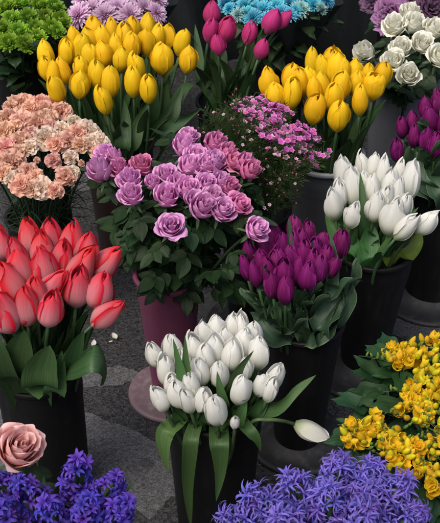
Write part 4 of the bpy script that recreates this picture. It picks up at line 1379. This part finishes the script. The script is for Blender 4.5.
# --- freesias
c = bucket(424, 440, 0.32, 0.085, 'black bucket at the right holding yellow freesias', rb=0.8)
fr = [(384, 358), (398, 348), (418, 344), (432, 350), (424, 362), (438, 372), (404, 402), (418, 408), (432, 402), (440, 418), (352, 430), (364, 428), (376, 420), (390, 446), (404, 448), (382, 436), (428, 436), (436, 454), (420, 462), (446, 440), (398, 430), (434, 478), (440, 390), (390, 466), (408, 352), (428, 340), (436, 360), (412, 358), (396, 356), (411, 404), (425, 402), (436, 410), (428, 418), (410, 416), (346, 436), (358, 424), (370, 432), (364, 440), (396, 440), (386, 456), (412, 440), (424, 446), (410, 456), (438, 468), (428, 470), (440, 432), (416, 474), (421, 380), (437, 384), (429, 393), (410, 389), (442, 399)]
fl = row_labels(fr, 'yellow freesia spray', 'of the right-hand bunch')
for i, (px, py) in enumerate(fr):
    P = dome(px, py, c, 0.45, 0.7)
    o = Vector((P.x - c.x, P.y - c.y, 0))
    ax = axis_of(P, c, 0.32, None, 0.6)
    off = o * 0.35
    if off.length > 0.06:
        off *= 0.06 / off.length
    S = Vector((c.x, c.y, 0.20)) + off
    t = thing('freesia', S, fl[i], 'freesia', 'yellow freesias in the right bucket')
    sd = RND.uniform(-PI, PI)
    side = Vector((math.cos(sd), math.sin(sd) * 0.6 - 0.15, 0)).normalized()
    e0 = P - ax * 0.022 - side * 0.015
    pts = stalk(t, S, e0, ax, r0=0.0016, mat='stem', n=10)
    # the spike bends over: open blooms first, then yellow and green buds towards the tip
    spk = bez(e0, e0 + ax * 0.022, e0 + side * 0.055 + ax * 0.020, 9)
    mb = MB()
    mb.tube([tuple(p - S) for p in spk], [0.0015 - 0.0001 * k for k in range(10)], 5)
    spo = ob('spike', mb.data('freesia_spike', M['stem']), t)
    nopen = RND.randint(2, 5)
    for k in range(9):
        p = spk[k]
        out = Vector((0, 0, 1)) * 0.9 + side * (k % 2 - 0.5) * 0.3 + Vector((RND.uniform(-.7, .7), RND.uniform(-.9, .25), 0)) + o * 1.2
        out.normalize()
        if k < nopen:
            sub('blossom', DATA['freesia'][RND.randrange(4)], spo, frame(p - S, out, RND.uniform(0, 6), 0.0235 * RND.uniform(0.8, 1.15)))
        elif k < nopen + 3:
            sub('bud', DATA['freesia_bud'][0], spo, frame(p - S, out, 0, (0.025 - 0.002 * (k - nopen)) * RND.uniform(.85, 1.1)))
        else:
            sub('bud', DATA['freesia_green'][0], spo, frame(p - S, out, 0, 0.018 - 0.0014 * (k - nopen)))
    for q in range(3):
        p = pts[RND.randint(5, 9)]
        ll = RND.uniform(0.05, 0.08)
        ob('leaf', DATA['lobed'][RND.randrange(4)], t, Matrix.Translation(p - S) @ Matrix.Rotation(math.atan2(o.y, o.x) + RND.uniform(-1.5, 1.5), 4, 'Z') @ Matrix.Rotation(RND.uniform(-0.6, 0.2), 4, 'Y') @ Matrix.Diagonal((ll, ll, ll, 1)))
    if i in (0, 1, 4, 6, 12):
        for (lx, ly, lzz, az, ll) in {0: [(384, 385, .34, 2.6, .06), (378, 378, .35, 2.2, .055), (372, 396, .33, 3.3, .05), (390, 372, .37, 1.8, .055), (380, 392, .35, -2.4, .05), (366, 402, .33, 2.8, .045)], 1: [(400, 378, .36, -1.4, .085), (394, 370, .37, 2.2, .07)], 4: [(414, 380, .36, -1.2, .09), (426, 386, .36, -0.9, .08)], 6: [(392, 400, .34, 2.9, .07), (386, 408, .33, 3.6, .07)], 12: [(366, 440, .33, 3.3, .07), (372, 414, .34, 2.7, .07)]}[i]:
            ob('leaf', DATA['lobed'][RND.randrange(4)], t, Matrix.Translation(at_z(lx, ly, lzz + 0.06) - S) @ Matrix.Rotation(az, 4, 'Z') @ Matrix.Rotation(-0.2, 4, 'Y') @ Matrix.Diagonal((ll, ll, ll, 1)))

# --- black plastic sheet behind the back row, added full width to darken the gaps
sh = MB()


def sheet(u, v):
    x = 1.5 * u
    f = 0.5 + 0.5 * math.sin(2.1 * u + 1)
    y = 3.02 + 0.035 * math.sin(31 * u + 2 * v) * (1 - 0.4 * v) + 0.018 * math.sin(67 * u + 5 * v * f) + 0.05 * (1 - v) ** 3
    return (x, y, 0.003 + 0.62 * v + 0.008 * math.sin(23 * u) * v)


sh.grid(sheet, 300, 24)
tag(ob('plastic_backdrop', sh.data('plastic_backdrop', M['film'])), 'black plastic sheet in folds, widened as a dark backdrop behind the back flowers', 'plastic sheet')


def wrap(px, py, label, r0=0.07, r1=0.15, z0=0.24, z1=0.44):
    cc = at_z(px, py, 0.32)
    mb = MB()

    def fn(u, v):
        a = PI * u
        r = r0 + (r1 - r0) * v + (0.010 * math.sin(9 * a + 3 * v) + 0.006 * math.sin(17 * a)) * v
        return (r * math.cos(a), r * math.sin(a), z0 + (z1 - z0) * v + 0.012 * math.sin(5 * a) * v)
    mb.grid(fn, 96, 8)
    o = ob('flower_wrap', mb.data('flower_wrap', M['film']), None, Matrix.Translation((cc.x, cc.y, 0)))
    tag(o, label, 'wrap', 'dark film wraps round the back bunches')


wrap(278, 36, 'dark film wrap round the stems of the dyed blue chrysanthemums')
wrap(118, 36, 'dark film wrap round the stems of the pale lilac chrysanthemums')

# --- fallen petals on the ground
def fallen_petal(px, py, az, ln, label):
    mb = MB()
    leaflet(mb, (0, 0, 0.002), (1, 0, 0.25), ln, ln * 0.33, (0, 0.2, 1), cup=0.5, droop=0.1)
    o = ob('fallen_petal', mb.data('fallen_petal', M['white']), None, Matrix.Translation(at_z(px, py, 0.004)) @ Matrix.Rotation(az, 4, 'Z'))
    tag(o, label, 'petal', 'white petals fallen on the pavement')


fallen_petal(117, 340, 2.2, 0.02, 'small white petal lying on the pavement, nearest to the mauve bucket')
fallen_petal(94, 348, 1.6, 0.02, 'small white petal on the pavement beside the folded red-tulip leaf')
fallen_petal(109, 343, 0.2, 0.009, 'tiny white scrap on the pavement between two fallen petals')

# ------------------------------------------------------------------ light
SUN_EL, SUN_AZ = R_(60), R_(222)
world = bpy.data.worlds.new('World')
bpy.context.scene.world = world
world.use_nodes = True
nt = world.node_tree
nt.nodes.clear()
sky = nt.nodes.new('ShaderNodeTexSky')
sky.sky_type = 'NISHITA'
sky.sun_disc = False
sky.sun_elevation = SUN_EL
sky.sun_rotation = SUN_AZ
sky.air_density = 1.0
sky.dust_density = 6.0
sky.ozone_density = 1.0
bg = nt.nodes.new('ShaderNodeBackground')
bg.inputs['Strength'].default_value = 0.10
wo = nt.nodes.new('ShaderNodeOutputWorld')
nt.links.new(sky.outputs[0], bg.inputs[0])
nt.links.new(bg.outputs[0], wo.inputs[0])
sl = bpy.data.lights.new('sun', 'SUN')
sl.energy = 1.1
sl.angle = R_(40)
sl.color = (1.0, 0.97, 0.93)
so = bpy.data.objects.new('sun', sl)
C.objects.link(so)
# direction towards the sun: azimuth measured from +y towards +x
sd = Vector((math.sin(SUN_AZ) * math.cos(SUN_EL), math.cos(SUN_AZ) * math.cos(SUN_EL), math.sin(SUN_EL)))
so.rotation_euler = (-sd).to_track_quat('-Z', 'Y').to_euler()
so.location = (0, 2, 5)

sc = bpy.context.scene
sc.view_settings.view_transform = 'Standard'
sc.view_settings.look = 'None'
sc.view_settings.gamma = 1.0
sc.view_settings.use_curve_mapping = False
sc.view_settings.exposure = 0.5
sc.cycles.use_denoising = True
sc.cycles.max_bounces = 6
sc.cycles.diffuse_bounces = 3
sc.cycles.glossy_bounces = 2
sc.cycles.transmission_bounces = 3
